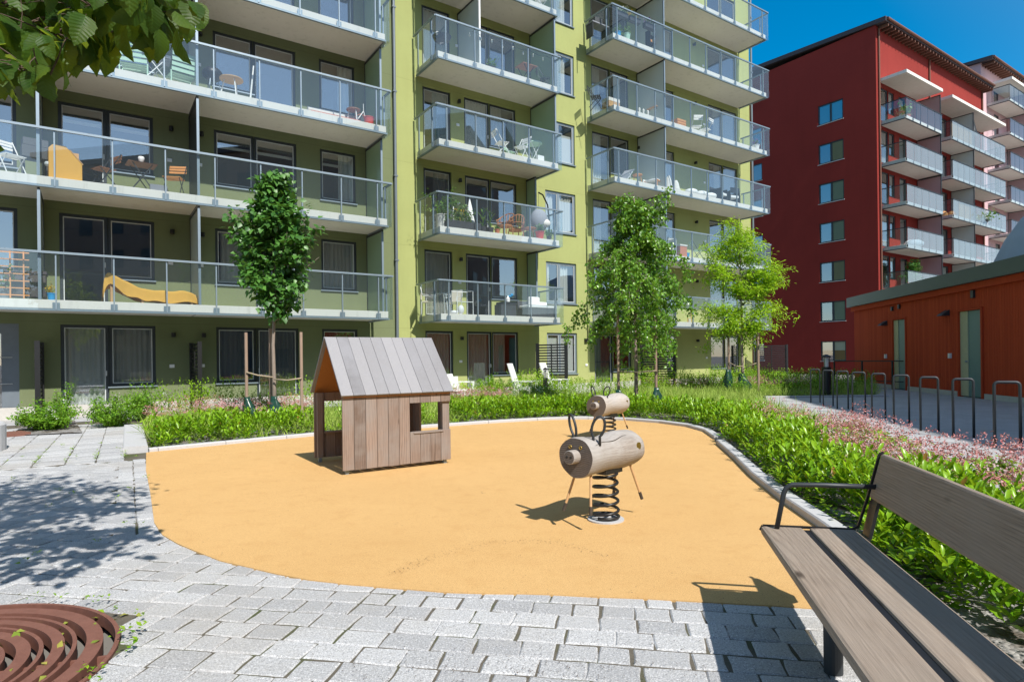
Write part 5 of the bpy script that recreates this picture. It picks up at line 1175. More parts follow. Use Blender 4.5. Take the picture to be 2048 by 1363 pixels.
fp = fl[RNG.random(m) < .75]; K = 4; m2 = len(fp); C = np.repeat(np.column_stack([fp,   .35 + .08 * np.sin(fp[:, 0] * 3 + 1) * np.sin(fp[:, 1] * 2.6) + RNG.random(m2) * .12]), K, 0) + RNG.normal(size=(m2 * K, 3)) * .028
tag(leafmesh('geranium_petals', C, rdir(m2 * K, .2), unit(RNG.normal(size=(m2 * K, 3)) * .5 + np.array([.2, -.4, .8])), np.full(m2 * K, .022), np.full(m2 * K, .017), LEAF, LM['petal']), 'pale pink geranium petals over the bed', 'geranium flowers', None, 'stuff')
st = MB(); k = np.column_stack([fl, H])
V = np.concatenate([np.column_stack([fl[:, 0] - .0015, fl[:, 1], np.full(m, .1)]), np.column_stack([fl[:, 0] + .0015, fl[:, 1], np.full(m, .1)]), k + np.array([.001, 0, 0])]); ar = np.arange(m)
tag(npmesh('geranium_stalks', V, [np.column_stack([ar, ar + m, ar + 2 * m])], LM['calyx'], None, {'rnd': np.tile(RNG.random(m), 3)}), 'thin reddish stalks of the geranium flowers', 'geranium stalks', None, 'stuff')
# sedge
Q = sample(BP, 90000); dk = pdist(Q, KERB); no = noff(Q); sz = ((dk > .95 + .2 * np.sin(Q[:, 0] * 2.3)) | ((Q[:, 0] < -1.0) & (dk > .25) & (np.sin(Q[:, 0] * 2.9) + np.sin(Q[:, 1] * 3.7 + Q[:, 0] * 1.3) > -.1))) & ~in_ger(Q) & (no > 3.1 + .5 * np.sin(Q[:, 0] * 1.1)) & (Q[:, 1] > 8) ; Q = Q[sz]; Q = Q[RNG.random(len(Q)) < np.clip(14 / Q[:, 1], .3, 1)][:52000]
tuft = np.round(Q / .16) * .16 + .03 * np.sin(np.round(Q / .16) * 37); Q = tuft + RNG.normal(size=Q.shape) * .032; n = len(Q)
A = RNG.normal(size=(n, 3)) * .5 + np.array([0, 0, 1.0]); Nn = unit(RNG.normal(size=(n, 3)) * .5 + np.array([0, 0, .6])); hs_ = .28 + .06 * np.sin(Q[:, 0] * 1.7) + .08 * RNG.normal(size=n)
tag(leafmesh('sedge_grass', np.column_stack([Q, np.full(n, .03)]), A, Nn, np.clip(hs_, .15, .6), RNG.uniform(.007, .014, n), BLADE, LM['sedge']), 'light green ornamental sedge grass filling the middle of the bed', 'ornamental grass', None, 'stuff')
# tall perennials in front of the terrace
Q = sample(BP, 14000); no = noff(Q); pz = (no > 1.95) & (no < 3.9 + .5 * np.sin(Q[:, 0] * 1.3)) & (Q[:, 0] < 12.5); Q = Q[pz][:2100]
hn = .5 + .35 * np.sin(Q[:, 0] * .9 + 1.0) * np.sin(Q[:, 0] * 2.3)
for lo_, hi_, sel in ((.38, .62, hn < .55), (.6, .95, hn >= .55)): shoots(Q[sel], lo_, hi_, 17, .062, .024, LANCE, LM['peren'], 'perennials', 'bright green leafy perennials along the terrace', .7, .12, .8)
Q = sample(BP, 9000); pz = (Q[:, 0] > 7.2) & (Q[:, 1] > 19.7) & (noff(Q) > 2.2); Q = Q[pz][:800]
shoots(Q, .3, .75, 15, .07, .03, LANCE, LM['shrub'], 'far_planting', 'darker green planting in the bed beyond the path end', .7, .12, .8)
# left shrubs
def shrub(label, px, py, R_, Hh, Y=None, white=0, dens_=1.0):
    p = gnd(px, py) if Y is None else at(px, py, Y); o = thing('shrub', label, 'shrub', (p.x, p.y, 0), 0, 'leafy shrubs by the terrace')
    C = []; tw = []
    for i in range(int(34 * dens_)):
        a = RNG.uniform(0, 6.28); r = R_ * math.sqrt(RNG.random()); h = Hh * RNG.uniform(.45, 1.05) * (1 - .35 * (r / R_) ** 2)
        l = limb((.25 * r * math.cos(a), .25 * r * math.sin(a), 0), (r * math.cos(a), r * math.sin(a), h), math.hypot(r, h), 7, .06, .06); tw.append((l, .005)); C += l[1:]
        C += [q + RNG.normal(size=3) * .05 for q in l[3:]]
    b = MB()
    for l, r in tw: b.tube(l, [r * (1 - .7 * i / (len(l) - 1)) for i in range(len(l))], 5, rr=.4)
    b.build('stems', M['bark_dark'], o)
    P, A, Nn, L, W = cluster_leaves(np.array(C), .035, 10, .045, .026, .25, .8, None, .6); P[:, 2] = np.abs(P[:, 2]) + .01
    leafmesh('foliage', P, A, Nn, L, W, LEAF, LM['shrub'], o)
    if white:
        Cw = np.array(C)[RNG.random(len(C)) < white]; Cw = Cw[Cw[:, 2] > .45 * Hh]
        if len(Cw): P, A, Nn, L, W = cluster_leaves(Cw, .03, 14, .022, .02, .3, 1, None, .6); leafmesh('blossom', P, A, Nn, L, W, LEAF, LM['whitefl'], o)
sheet('planting_bed', [tuple(gnd(20, 872)[:2]), tuple(gnd(165, 866)[:2]), tuple(gnd(150, 842)[:2]), tuple(gnd(60, 842)[:2])], .02, M['bed'])
shrub('leafy shrub in front of the black edge-on screen at the far left', 95, 860, .42, .62, None, .08, 1.4); shrub('slender leafy shrub shoot reaching up the first curtained door', 128, 852, .14, .95, None, 0, .4)
shrub('spreading green shrub with white blossom right of the first curtained door', 232, 852, .42, .66, None, .10, 1.3); shrub('bushy green shrub below the window beside the edge-on screen', 290, 840, .42, .8, None, .03, 1.2)
shrub('white flowered shrub beside the black bollard', 1080, 775, .45, .75, 18.6, .4, 1.0); shrub('loose green shrub under the left window of the lime green part', 985, 770, .6, .85, 20.0, 0, 1.2)
# tufts in the joints and litter on the ground
Q = []
for i in range(260):
    u = RNG.uniform(-6, .6); v = RNG.uniform(4.3, 6.6) if i < 150 else RNG.uniform(-1, 7)
    q = E1 + Vector((LD.y, -LD.x)) * (round(u / .34) * .34 if i < 150 else u) + LD * v; Q.append((q.x, q.y))
for i in range(26): a = RNG.uniform(-1.2, 2.6); r = GR + RNG.uniform(-.02, .10); Q.append((GC[0] + r * math.cos(a), GC[1] + r * math.sin(a)))
Q = np.array(Q); Q = Q[~inpoly(Q, orange)]
shoots(Q, .012, .035, 7, .026, .013, LEAF, LM['geran'], 'joint_weeds', 'tiny green weeds growing in the paving joints', .5, .1, 1.0, .06)
Q = np.column_stack([GC[0] + RNG.uniform(-.2, .8, 60), GC[1] + RNG.uniform(-.1, .8, 60)])
o = leafmesh('fallen_leaves', np.column_stack([Q, RNG.uniform(-.03, .01, 60)]), rdir(60) * np.array([1, 1, .2]), unit(RNG.normal(size=(60, 3)) * .4 + np.array([0, 0, 1])), RNG.uniform(.03, .075, 60), RNG.uniform(.02, .04, 60), LEAF, leafmat('fallen_leaf', (.20, .33, .03), (.50, .46, .10), (.4, .4, .06))); tag(o, 'yellowing fallen leaves and sprouts caught in the rusty tree grate', 'fallen leaves', None, 'stuff')
Q = np.concatenate([np.column_stack([RNG.normal(.0, .5, 420), RNG.normal(2.62, .13, 420)]), np.column_stack([RNG.uniform(-2, 2.2, 300), RNG.uniform(2.2, 3.6, 300)]), np.column_stack([RNG.uniform(-3, 2.2, 260), RNG.uniform(3.4, 7, 260)])])
t_ = np.linspace(0, 1, 260); Q = np.concatenate([Q, np.column_stack([np.interp(t_, [0, .25, .5, .75, 1], [-.75, -.6, -.2, .3, .62]), np.interp(t_, [0, .25, .5, .75, 1], [3.85, 4.15, 4.5, 4.5, 4.15])]) + RNG.normal(size=(260, 2)) * .03]); n = len(Q)
o = leafmesh('litter', np.column_stack([Q, np.full(n, .0095)]), rdir(n) * np.array([1, 1, .05]), np.tile(np.array([0, 0, 1.0]), (n, 1)), RNG.uniform(.004, .014, n), RNG.uniform(.002, .006, n), LEAF, plain('dry_litter', (.075, .045, .028), .95)); tag(o, 'scattered brown bits of dry litter on the paving and play surface', 'litter', None, 'stuff')
# ------------------------------------------------------------ things standing on the balconies
def on(px, py, k, m, n=N0): return F(wall(px, py, n + m)[0], m, ST * k, n)
def item(name, label, cat, p, rz=0, group=None): return thing(name, label, cat, p, FROT + R(rz), group)
def folding_chair(label, p, rz, wood_, metal, group='folding bistro chairs on the balconies', S=1.0):
    o = item('folding_chair', label, 'chair', p, rz, group); W = .21 * S
    b = MB()
    for i in range(5): b.box(-W, W, -.19 + i * .08, -.13 + i * .08, .44, .458)
    b.build('seat', M[wood_], o)
    b = MB()
    for z in (.66, .74, .81): b.box(-W, W, .285 + (z - .66) * .2, .30 + (z - .66) * .2, z, z + .05)
    b.build('backrest', M[wood_], o)
    for x in (-W, W):
        b = MB(); b.beam((x, -.22, 0), (x, .31, .87), .022, .012, (1, 0, 0)); b.build('leg', M[metal], o); b = MB(); b.beam((x * .88, .26, 0), (x * .88, -.18, .445), .022, .012, (1, 0, 0)); b.build('leg', M[metal], o)
    return o
def slat_table(label, p, rz, wood_, metal):
    o = item('folding_table', label, 'table', p, rz); b = MB()
    for i in range(7): b.box(-.32, .32, -.27 + i * .078, -.205 + i * .078, .70, .72)
    b.build('table_top', M[wood_], o)
    for y in (-.2, .2):
        b = MB(); b.beam((-.26, y, 0), (.22, y, .70), .02, .02); b.build('leg', M[metal], o); b = MB(); b.beam((.26, y, 0), (-.22, y, .70), .02, .02); b.build('leg', M[metal], o)
    return o
def round_table(label, p, r, h, top, leg, name='side_table', cat='table', n=3):
    o = item(name, label, cat, p, 20); b = MB(); b.cyl((0, 0, h - .03), (0, 0, h), r, 26); b.build('table_top', M[top], o, bevel=.004)
    for i in range(n): a = i * 2 * math.pi / n + .4; b = MB(); b.cyl((r * .95 * math.cos(a), r * .95 * math.sin(a), 0), (r * .6 * math.cos(a), r * .6 * math.sin(a), h - .03), .016, 8); b.build('leg', M[leg], o)
    return o
def potplant(label, p, r, h, potm, ph, pr_, mat='leaf_pot', n=140, fl=None, name='potted_plant', leaf=(.09, .04), cat='potted plant', group='potted plants on the balconies'):
    o = item(name, label, cat, p, 0, group); b = MB(); b.lathe([(r * .72, 0), (r, h), (r * 1.08, h), (r * 1.08, h + .02), (r * .9, h + .02), (r * .85, h - .03)], 18, close=False); b.add([(r * .86 * math.cos(a), r * .86 * math.sin(a), h - .02) for a in np.linspace(0, 6.28, 13)[:-1]], [tuple(range(12))]); b.build('pot', M[potm], o, smooth=False)
    C = [limb((0, 0, h - .02), (RNG.normal() * .4, RNG.normal() * .4, 1), ph * RNG.uniform(.6, 1), 5, .15, .1) for _ in range(9)]
    b = MB()
    for l in C: b.tube(l, [.005] * len(l), 5, rr=.3)
    b.build('stem', M['leaf_pot'], o)
    Q = np.array([q for l in C for q in l[1:]]); Q[:, :2] *= pr_ / .35
    P, A, Nn, L, W = cluster_leaves(Q, pr_ * .22, max(2, n // len(Q)), leaf[0], leaf[1], .3, .9, None, .5); P[:, 2] = np.maximum(P[:, 2], h)
    leafmesh('foliage', P, A, Nn, L, W, LEAF, M[mat], o)
    if fl: P, A, Nn, L, W = cluster_leaves(Q[Q[:, 2] > h + ph * .35], pr_ * .25, 5, .05, .045, .4, 1, None, .5); leafmesh('blossom', P, A, Nn, L, W, LEAF, M[fl], o)
    return o
def boxy(name, label, cat, p, rz, parts, group=None):
    o = item(name, label, cat, p, rz, group)
    for pn, mat, bx in parts:
        b = MB()
        for q in bx: b.box(*q)
        b.build(pn, M[mat], o, bevel=.006)
    return o
# --- sage part, first floor
p = on(25, 560, 1, 1.45); o = item('trellis', 'orange wooden trellis on the lowest left balcony, with a climbing plant', 'trellis', p, 0); b = MB()
for i in range(4): b.box(-.52 + i * .24 - .014, -.52 + i * .24 + .014, -.016, 0, .02, 1.08)
b.build('upright', M['orangewood'], o); b = MB()
for i in range(7): b.box(-.56, .30, .001, .016, .08 + i * .16, .105 + i * .16)
b.build('crossbar', M['orangewood'], o)
potplant('green climbing plant in a pale bucket behind the orange trellis', on(8, 585, 1, 1.25), .12, .22, 'steel', .75, .30, n=120)
boxy('wicker_chest', 'dark woven chest behind the orange trellis', 'chest', on(45, 590, 1, .8), 0, [('body', 'wicker', [(-.3, .45, -.25, .25, .1, .62)]), ('lid', 'wicker', [(-.32, .47, -.27, .27, .63, .70)])])
potplant('yellow green flowers in a blue and white pot beside the orange trellis', on(103, 600, 1, 1.3), .085, .16, 'blue', .26, .14, 'petal_y', 90, name='flower_pot', leaf=(.05, .03))
# lounger under a yellow cloth
p = on(302, 600, 1, 1.0); o = item('sun_lounger', 'sun lounger covered by a draped yellow cloth on the lowest left balcony', 'sun lounger', p, 0)
b = MB(); b.box(-.62, 1.0, -.28, .28, .24, .29); b.build('frame', M['tan'], o)
for x in (-.85, -.2, .9):
    for y in (-.25, .25): b = MB(); b.box(x - .025, x + .025, y - .025, y + .025, 0, .26 if x > -.8 else .5); b.build('leg', M['tan'], o)
vs = []; prof_ = [(-1.02, .36), (-1.0, .62), (-.93, .72), (-.84, .72), (-.6, .58), (-.45, .49), (-.3, .41), (-.15, .375), (0, .36), (.12, .365), (.25, .35), (.4, .36), (.52, .345), (.66, .37), (.8, .36), (.98, .345), (1.03, .20), (1.04, .05)]
for i, (x, z) in enumerate(prof_):
    for j in range(25):
        t = j / 24 * 2 - 1; y = .33 * max(-1, min(1, t * 1.5)); dz = max(0, abs(t) - .66) * (1.0 if x > -.75 else .6) * (1.1 + .25 * math.sin(5 * x)); vs.append((x + .02 * math.sin(7 * t + i) * max(0, abs(t) - .5), y + .05 * math.sin(23 * x + 2 * t) * (abs(t) > .6), max(.02 + .035 * math.sin(9 * x + 1) + .04, z - dz + (.018 + .06 * max(0, abs(t) - .4)) * math.sin(14 * x + 5 * t + 2 * math.sin(3 * x)))))
b = MB(); b.add(vs, [(i * 25 + j, i * 25 + j + 1, (i + 1) * 25 + j + 1, (i + 1) * 25 + j) for i in range(len(prof_) - 1) for j in range(24)]); k = b.build('cover', M['umber'], o, smooth=True, sub=1)
# --- second floor
folding_chair('white slatted folding chair at the left end of the second balcony row', on(22, 335, 2, 1.2), 35, 'white', 'white')
boxy('barbecue_grill', 'dark covered barbecue standing left of the yellow chest', 'grill', on(70, 345, 2, .8), 10, [('body', 'dgrey', [(-.26, .26, -.2, .2, .55, .82)]), ('hood', 'dgrey', [(-.24, .24, -.18, .18, .83, 1.0)]), ('leg', 'dgrey', [(-.24, -.2, -.16, -.12, 0, .55)]), ('leg', 'dgrey', [(.2, .24, -.16, -.12, 0, .55)]), ('leg', 'dgrey', [(-.24, -.2, .12, .16, 0, .55)]), ('leg', 'dgrey', [(.2, .24, .12, .16, 0, .55)])])
p = on(128, 345, 2, 1.25); o = item('storage_chest', 'yellow chest with a slanted lid on the second left balcony', 'chest', p, 5); b = MB(); q = [(-.30, 0), (.34, 0), (.34, .42), (.02, .80), (-.22, .80), (-.30, .70)]
b.add([(x, -.2, z) for x, z in q] + [(x, .2, z) for x, z in q], [tuple(range(6)), tuple(reversed(range(6, 12)))] + [(i, 6 + i, 6 + (i + 1) % 6, (i + 1) % 6) for i in range(6)]); b.build('body', M['yellow'], o, bevel=.01)
b = MB(); b.beam((.10, -.16, .735), (.36, -.16, .43), .02, .03, (0, 1, 0)); b.beam((.10, .16, .735), (.36, .16, .43), .02, .03, (0, 1, 0)); b.box(.1, .3, .1, .2, .55, .75); b.build('lid', M['tan'], o); b = MB(); b.ball((-.32, -.12, .34), .06); b.build('knob', M['bead'], o)
folding_chair('dark brown folding chair turned sideways beside the yellow chest', on(207, 350, 2, 1.15), -62, 'oak', 'dsteel')
slat_table('small slatted brown folding table with crossed legs on the second left balcony', on(283, 360, 2, 1.1), 5, 'oak', 'dsteel')
p = on(283, 360, 2, 1.1); b = MB(); b.lathe([(.05, 0), (.055, .02), (.03, .05), (.06, .08), (.075, .16), (.06, .19)], 16); o = b.build('table_lantern', M['white'], smooth=True); o.location = p + Vector((.0, 0, .723)); tag(o, 'small white glass lantern standing on the slatted folding table', 'lantern')
folding_chair('bright orange brown folding chair at the divider of the second left balcony', on(348, 375, 2, 1.2), -25, 'orangewood', 'dsteel')
boxy('suitcase', 'small grey case lying under the slatted table', 'case', on(317, 380, 2, 1.3), 0, [('body', 'grey', [(-.19, .19, -.1, .1, 0, .19)]), ('handle', 'dgrey', [(-.05, .05, -.012, .012, .19, .215)])])
# --- third floor
for i, (px, py) in enumerate(((270, 140), (362, 155))):
    o = item('lounge_chair', ['mint green slatted lounge chair beside the leaves', 'mint green slatted lounge chair at the divider post'][i], 'chair', on(px, py, 3, 1.1), 190 if i else 170, 'mint lounge chairs'); b = MB()
    for j in range(4): b.box(-.29, .29, .24 + j * .03, .26 + j * .03, .36 + j * .12, .46 + j * .12)
    b.build('backrest', M['mint'], o); b = MB()
    for j in range(4): b.box(-.29, .29, -.28 + j * .125, -.18 + j * .125, .33, .35)
    b.build('seat', M['mint'], o)
    for x in (-.3, .3): b = MB(); b.box(x - .015, x + .015, -.28, -.25, 0, .36); b.build('leg', M['mint'], o); b = MB(); b.box(x - .015, x + .015, .22, .25, 0, .36); b.build('leg', M['mint'], o)
slat_table('low grey folding table between the two mint lounge chairs', on(312, 148, 3, 1.2), 0, 'grey', 'white').scale = (1, 1, .85)
o = item('kettle_grill', 'black kettle grill beside the round wooden stool table', 'grill', on(425, 165, 3, .8), 0); b = MB(); b.ball((0, 0, .72), .26, n=18, sc=(1, 1, .75)); b.build('kettle', M['black'], o, smooth=True)
for a in (0, 2.1, 4.2): b = MB(); b.cyl((.26 * math.cos(a), .26 * math.sin(a), 0), (.14 * math.cos(a), .14 * math.sin(a), .6), .012, 6); b.build('leg', M['steel'], o)
round_table('round light wood side table with white legs on the third balcony', on(463, 180, 3, 1.25), .30, .52, 'tan', 'white')
b = MB(); b.cyl((0, 0, 0), (.10, 0, 1.0), .025, 8, r2=.018); o = b.build('parasol_pole', M['white']); o.location = on(500, 185, 3, 1.3); o.rotation_euler = (0, 0, FROT); tag(o, 'white pole leaning beside the round wooden side table', 'pole')
b = MB(); b.cyl((-.7, 0, .2), (.75, 0, .2), .10, 16); o = b.build('rolled_mat', M['cloth'], smooth=False); o.location = on(662, 222, 3, .95) + Vector((0, 0, .06)); o.rotation_euler = (0, 0, FROT); tag(o, 'long pale rolled mat lying along the third balcony', 'rolled mat')
b = MB(); b.box(-.75, .75, -.22, .22, .002, .10); o = b.build('red_cushion', M['rug'], bevel=.03); o.location = on(668, 230, 3, 1.2); o.rotation_euler = (0, 0, FROT); tag(o, 'faded red seat pad lying under the rolled mat', 'seat pad')
round_table('small round wooden stool with one white leg near the right end of the third balcony', on(707, 235, 3, 1.2), .21, .46, 'oak', 'white', 'stool', 'stool')
b = MB(); b.lathe([(.12, 0), (.155, .26), (.165, .26), (.165, .28), (.14, .28), (.11, .02)], 22, close=False); o = b.build('bucket', M['red']); o.location = on(738, 243, 3, 1.3); tag(o, 'red bucket at the right end of the third balcony', 'bucket')
o = item('clothes_horse', 'folded white clothes horse beside the red bucket', 'clothes horse', on(722, 235, 3, .9), 20); b = MB(); b.beam((-.2, 0, .2), (.1, 0, .62), .02, .02); b.beam((.1, 0, .62), (.2, 0, .35), .02, .02); b.cyl((.1, 0, .6), (.1, 0, .85), .008); b.build('frame', M['white'], o); b = MB(); b.box(.02, .3, .05, .2, .3, .5); b.build('basket', M['dgrey'], o); b = MB(); b.box(.02, .3, .05, .2, .5, .54); b.build('lid', M['terracotta'], o)
# --- lime part
def metal_chair(label, p, rz):
    o = item('metal_armchair', label, 'chair', p, rz, 'metal armchairs on the lowest middle balcony'); b = MB()
    b.tube([(-.24, -.2, 0), (-.24, -.2, .62), (-.24, .2, .66), (-.2, .26, .9), (.2, .26, .9), (.24, .2, .66), (.24, -.2, .62), (.24, -.2, 0)], .012, 8); b.build('frame', M['bead'], o, smooth=True)
    b = MB(); b.box(-.22, .22, -.2, .2, .42, .44); b.build('seat', M['cream'], o); b = MB(); b.box(-.2, .2, .235, .25, .5, .88); b.build('backrest', M['cream'], o)
    for x in (-.2, .2): b = MB(); b.cyl((x, .24, 0), (x, .22, .44), .011, 8); b.build('leg', M['bead'], o)
metal_chair('pale metal armchair near the left end glass of the lowest middle balcony', on(858, 635, 1, .8), 60); metal_chair('pale metal armchair facing the glass table on the lowest middle balcony', on(907, 635, 1, .75), -60)
round_table('glass topped metal table between the two pale metal armchairs', on(884, 635, 1, .9), .34, .72, 'bglass', 'bead', 'glass_table')
o = item('trolley', 'white tubular serving trolley on the lowest middle balcony', 'trolley', on(925, 640, 1, 1.25), 0); b = MB()
for x in (-.3, .3): b.tube([(x, -.2, 0), (x, -.2, .8), (x, .2, .8), (x, .2, 0)], .012, 6)
b.box(-.31, .31, -.21, -.19, .79, .81); b.box(-.31, .31, .19, .21, .79, .81); b.box(-.3, .3, -.2, -.18, .42, .44); b.build('frame', M['white'], o); b = MB(); b.box(-.3, .3, -.19, .19, .40, .415); b.build('shelf', M['bglass'], o)
b = MB(); b.ball((0, 0, .16), .16, n=14, sc=(.7, .7, 1)); b.ball((-.22, 0, .08), .14, n=12, sc=(1, .8, .5)); o = b.build('soft_toy', M['white'], smooth=True); o.location = on(922, 643, 1, 1.4); tag(o, 'white soft toy lying on the floor before the serving trolley', 'soft toy')
boxy('storage_box', 'black storage box holding a spray bottle', 'box', on(1011, 640, 1, .95), 0, [('body', 'dgrey', [(-.32, .32, -.22, .22, 0, .44)]), ('lid', 'dgrey', [(-.24, .34, -.24, .24, .445, .53)])])
o = item('spray_bottle', 'blue and white spray bottle on the black storage box', 'bottle', on(1016, 620, 1, 1.0) + Vector((0, 0, .535)), 0); b = MB(); b.lathe([(.07, 0), (.075, .12), (.03, .2), (.02, .24)], 14); b.build('body', M['white'], o); b = MB(); b.box(.02, .16, -.02, .02, .2, .25); b.ball((.17, 0, .26), .055); b.build('head', M['blue'], o)
o = item('garden_sofa', 'dark wicker corner sofa with white cushions on the lowest middle balcony', 'sofa', on(1078, 640, 1, .8), 0); b = MB(); b.box(-.75, .55, -.35, .3, .05, .36); b.build('base', M['dgrey'], o); b = MB(); b.box(-.75, .55, .31, .42, .05, .66); b.build('back', M['dgrey'], o)
b = MB(); b.box(-.72, .6, -.36, .28, .37, .47); b.build('seat_cushion', M['white'], o, bevel=.03)
for x, z, w_ in ((-.1, .48, .24), (.3, .48, .2)): b = MB(); b.box(x - w_, x + w_, .1, .26, z, z + .34 if x < 0 else z + .16); b.build('cushion', M['white'], o, bevel=.05)
# second floor, planted balcony
potplant('tall leafy tomato plant in a beige sack at the left corner of the planted balcony', on(885, 460, 2, 1.1), .24, .46, 'cloth', .85, .42, n=420, fl=None)
o = item('planter_trough', 'long dark trough of yellow green tomato plants on the planted balcony', 'planter', on(925, 470, 2, 1.35), 0); b = MB(); b.box(-.65, .65, -.14, .14, .0, .28); b.build('trough', M['pot'], o, bevel=.01)
C = np.array([q for _ in range(26) for q in limb((RNG.uniform(-.6, .6), RNG.normal() * .05, .26), (RNG.normal() * .25, RNG.normal() * .25, 1), RNG.uniform(.3, .7), 5, .1, .1)]); P, A, Nn, L, W = cluster_leaves(C, .05, 6, .085, .045, .2, 1, None, .5); leafmesh('foliage', P, A, Nn, L, W, LEAF, M['leaf_pot'], o)
P, A, Nn, L, W = cluster_leaves(C[RNG.random(len(C)) < .12], .04, 4, .05, .045, .3, 1, None, .5); leafmesh('blossom', P, A, Nn, L, W, LEAF, M['petal_y'], o)
o = item('wind_cloth', 'folded white parasol standing among the tomato plants', 'parasol', on(940, 465, 2, .9), 0); b = MB(); b.lathe([(.20, .25), (.16, .5), (.09, .9), (.02, 1.2)], 14); b.build('canopy', M['white'], o); b = MB(); b.cyl((0, 0, 0), (0, 0, 1.25), .02, 8); b.build('pole', M['steel'], o)
o = item('plant_shelf', 'small pale shelf with orange flowers behind the trough', 'shelf', on(918, 455, 2, .7), 0); b = MB(); b.box(-.3, .3, -.12, .12, .70, .72); b.box(-.3, .3, -.12, .12, .35, .37); b.build('shelf_board', M['white'], o)
for x in (-.28, .28): b = MB(); b.box(x - .015, x + .015, -.12, .12, 0, .9); b.build('side', M['white'], o)
P, A, Nn, L, W = cluster_leaves(np.array([(-.1, 0, .85), (.1, 0, .82), (.2, 0, .84)]), .05, 25, .05, .04, .3, 1, None, .5); leafmesh('blossom', P, A, Nn, L, W, LEAF, M['petal_y'], o)
for i, (px, lb) in enumerate(((966, 'young maize plant in a dark pot, the left of two'), (981, 'young maize plant in a dark pot, the right of two'))):
    o = item('potted_plant', lb, 'potted plant', on(px, 475, 2, 1.3), 0, 'potted plants on the balconies'); b = MB(); b.lathe([(.09, 0), (.12, .22), (.1, .22), (.09, .18)], 16, close=False); b.build('pot', M['pot'], o); C = np.array([(0, 0, .2 + .06 * j) for j in range(9)]); a = np.arange(9) * 2.6 + RNG.normal() ; A = np.stack([np.cos(a), np.sin(a), np.full(9, 1.1)], 1)
    b = MB(); b.cyl((0, 0, .18), (0, 0, .8), .012, 6); b.build('stem', M['leaf_pot'], o); leafmesh('foliage', C, A, unit(np.stack([-np.cos(a), -np.sin(a), np.ones(9)], 1)), np.full(9, .38), np.full(9, .05), BLADE, M['leaf_pot'], o)
potplant('tiny plant in a terracotta pot beside the maize', on(995, 480, 2, 1.4), .09, .15, 'terracotta', .15, .12, n=40)
def rattan(label, p, rz):
    o = item('rattan_chair', label, 'chair', p, rz, 'rattan chairs on the planted balcony'); b = MB()
    for i in range(11):
        a = -1.9 + 3.8 * i / 10; x, y = .30 * math.sin(a), .27 * math.cos(a); h = .62 + .26 * max(0, math.cos(a)); b.tube([(x * .8, y * .8, .38), (x * 1.05, y * 1.15, h)], .010, 5)
    b.tube([(.32 * math.sin(a), .31 * math.cos(a), .62 + .26 * max(0, math.cos(a))) for a in np.linspace(-1.9, 1.9, 15)], .018, 6); b.tube([(.30 * math.sin(a), .29 * math.cos(a), .52 + .10 * max(0, math.cos(a))) for a in np.linspace(-1.9, 1.9, 15)], .012, 6); b.build('backrest', M['rattan'], o, smooth=True)
    b = MB(); b.cyl((0, 0, .35), (0, 0, .40), .27, 18); b.build('seat', M['rattan'], o)
    for x, y in ((-.2, -.2), (.2, -.2), (-.2, .18), (.2, .18)): b = MB(); b.cyl((x * 1.1, y * 1.1, 0), (x, y, .37), .016, 6); b.build('leg', M['rattan'], o)
rattan('rattan armchair turned sideways on the planted balcony', on(1010, 470, 2, 1.15), -70); rattan('rattan armchair farther right, facing outward on the planted balcony', on(1032, 475, 2, .8), 170)
round_table('low round rattan table beside the rattan armchairs', on(1058, 475, 2, 1.0), .28, .46, 'rattan', 'rattan', 'rattan_table')
o = item('hanging_chair', 'grey hanging chair on a curved black stand on the planted balcony', 'hanging chair', on(1080, 465, 2, .75), 0); b = MB(); b.tube([(.42, .0, 0), (.45, 0, .9), (.38, 0, 1.5), (.15, 0, 1.86), (-.05, 0, 1.92)], .028, 10); b.build('stand', M['black'], o, smooth=True)
b = MB(); b.ball((-.05, 0, .85), .36, n=18, sc=(1, .9, 1.25)); b.build('basket', M['grey'], o, smooth=True); b = MB(); b.cyl((-.05, 0, 1.25), (-.05, 0, 1.92), .006, 6); b.build('chain', M['black'], o); b = MB(); b.ball((.1, -.18, .75), .24, n=12, sc=(1, .7, .7)); b.build('cushion', M['cloth'], o, smooth=True)
potplant('green plant in a bright red terracotta pot near the right end of the planted balcony', on(1080, 490, 2, 1.4), .16, .26, 'red', .36, .22, n=150); potplant('small green plant in a black pot at the right end of the planted balcony', on(1098, 492, 2, 1.4), .09, .14, 'pot', .28, .18, n=70)
for i, px in enumerate((905, 985, 1025, 1045, 1075)): pass
# third floor
folding_chair('white folding chair in front on the third middle balcony, left one', on(1004, 305, 3, 1.2), 80, 'white', 'white'); folding_chair('white folding chair nearer the green tray table on the third middle balcony', on(1043, 315, 3, 1.25), -75, 'white', 'white')
o = item('tray_table', 'small tray table with a mint green top and crossed white legs', 'table', on(1068, 315, 3, 1.1), 0); b = MB(); b.cyl((0, 0, .72), (0, 0, .77), .30, 22); b.build('table_top', M['mint'], o, bevel=.01)
for y in (-.12, .12): b = MB(); b.beam((-.2, y, 0), (.2, y, .72), .018, .018); b.build('leg', M['white'], o); b = MB(); b.beam((.2, y, 0), (-.2, y, .72), .018, .018); b.build('leg', M['white'], o)
folding_chair('little mint green childrens chair between the white folding chairs', on(1020, 310, 3, 1.0), 20, 'mint', 'mint', None, .8).scale = (.75, .75, .6)
boxy('shopping_bag', 'white paper bag standing under the tray table', 'bag', on(1080, 318, 3, 1.35), 0, [('body', 'white', [(-.14, .14, -.07, .07, 0, .24)])])
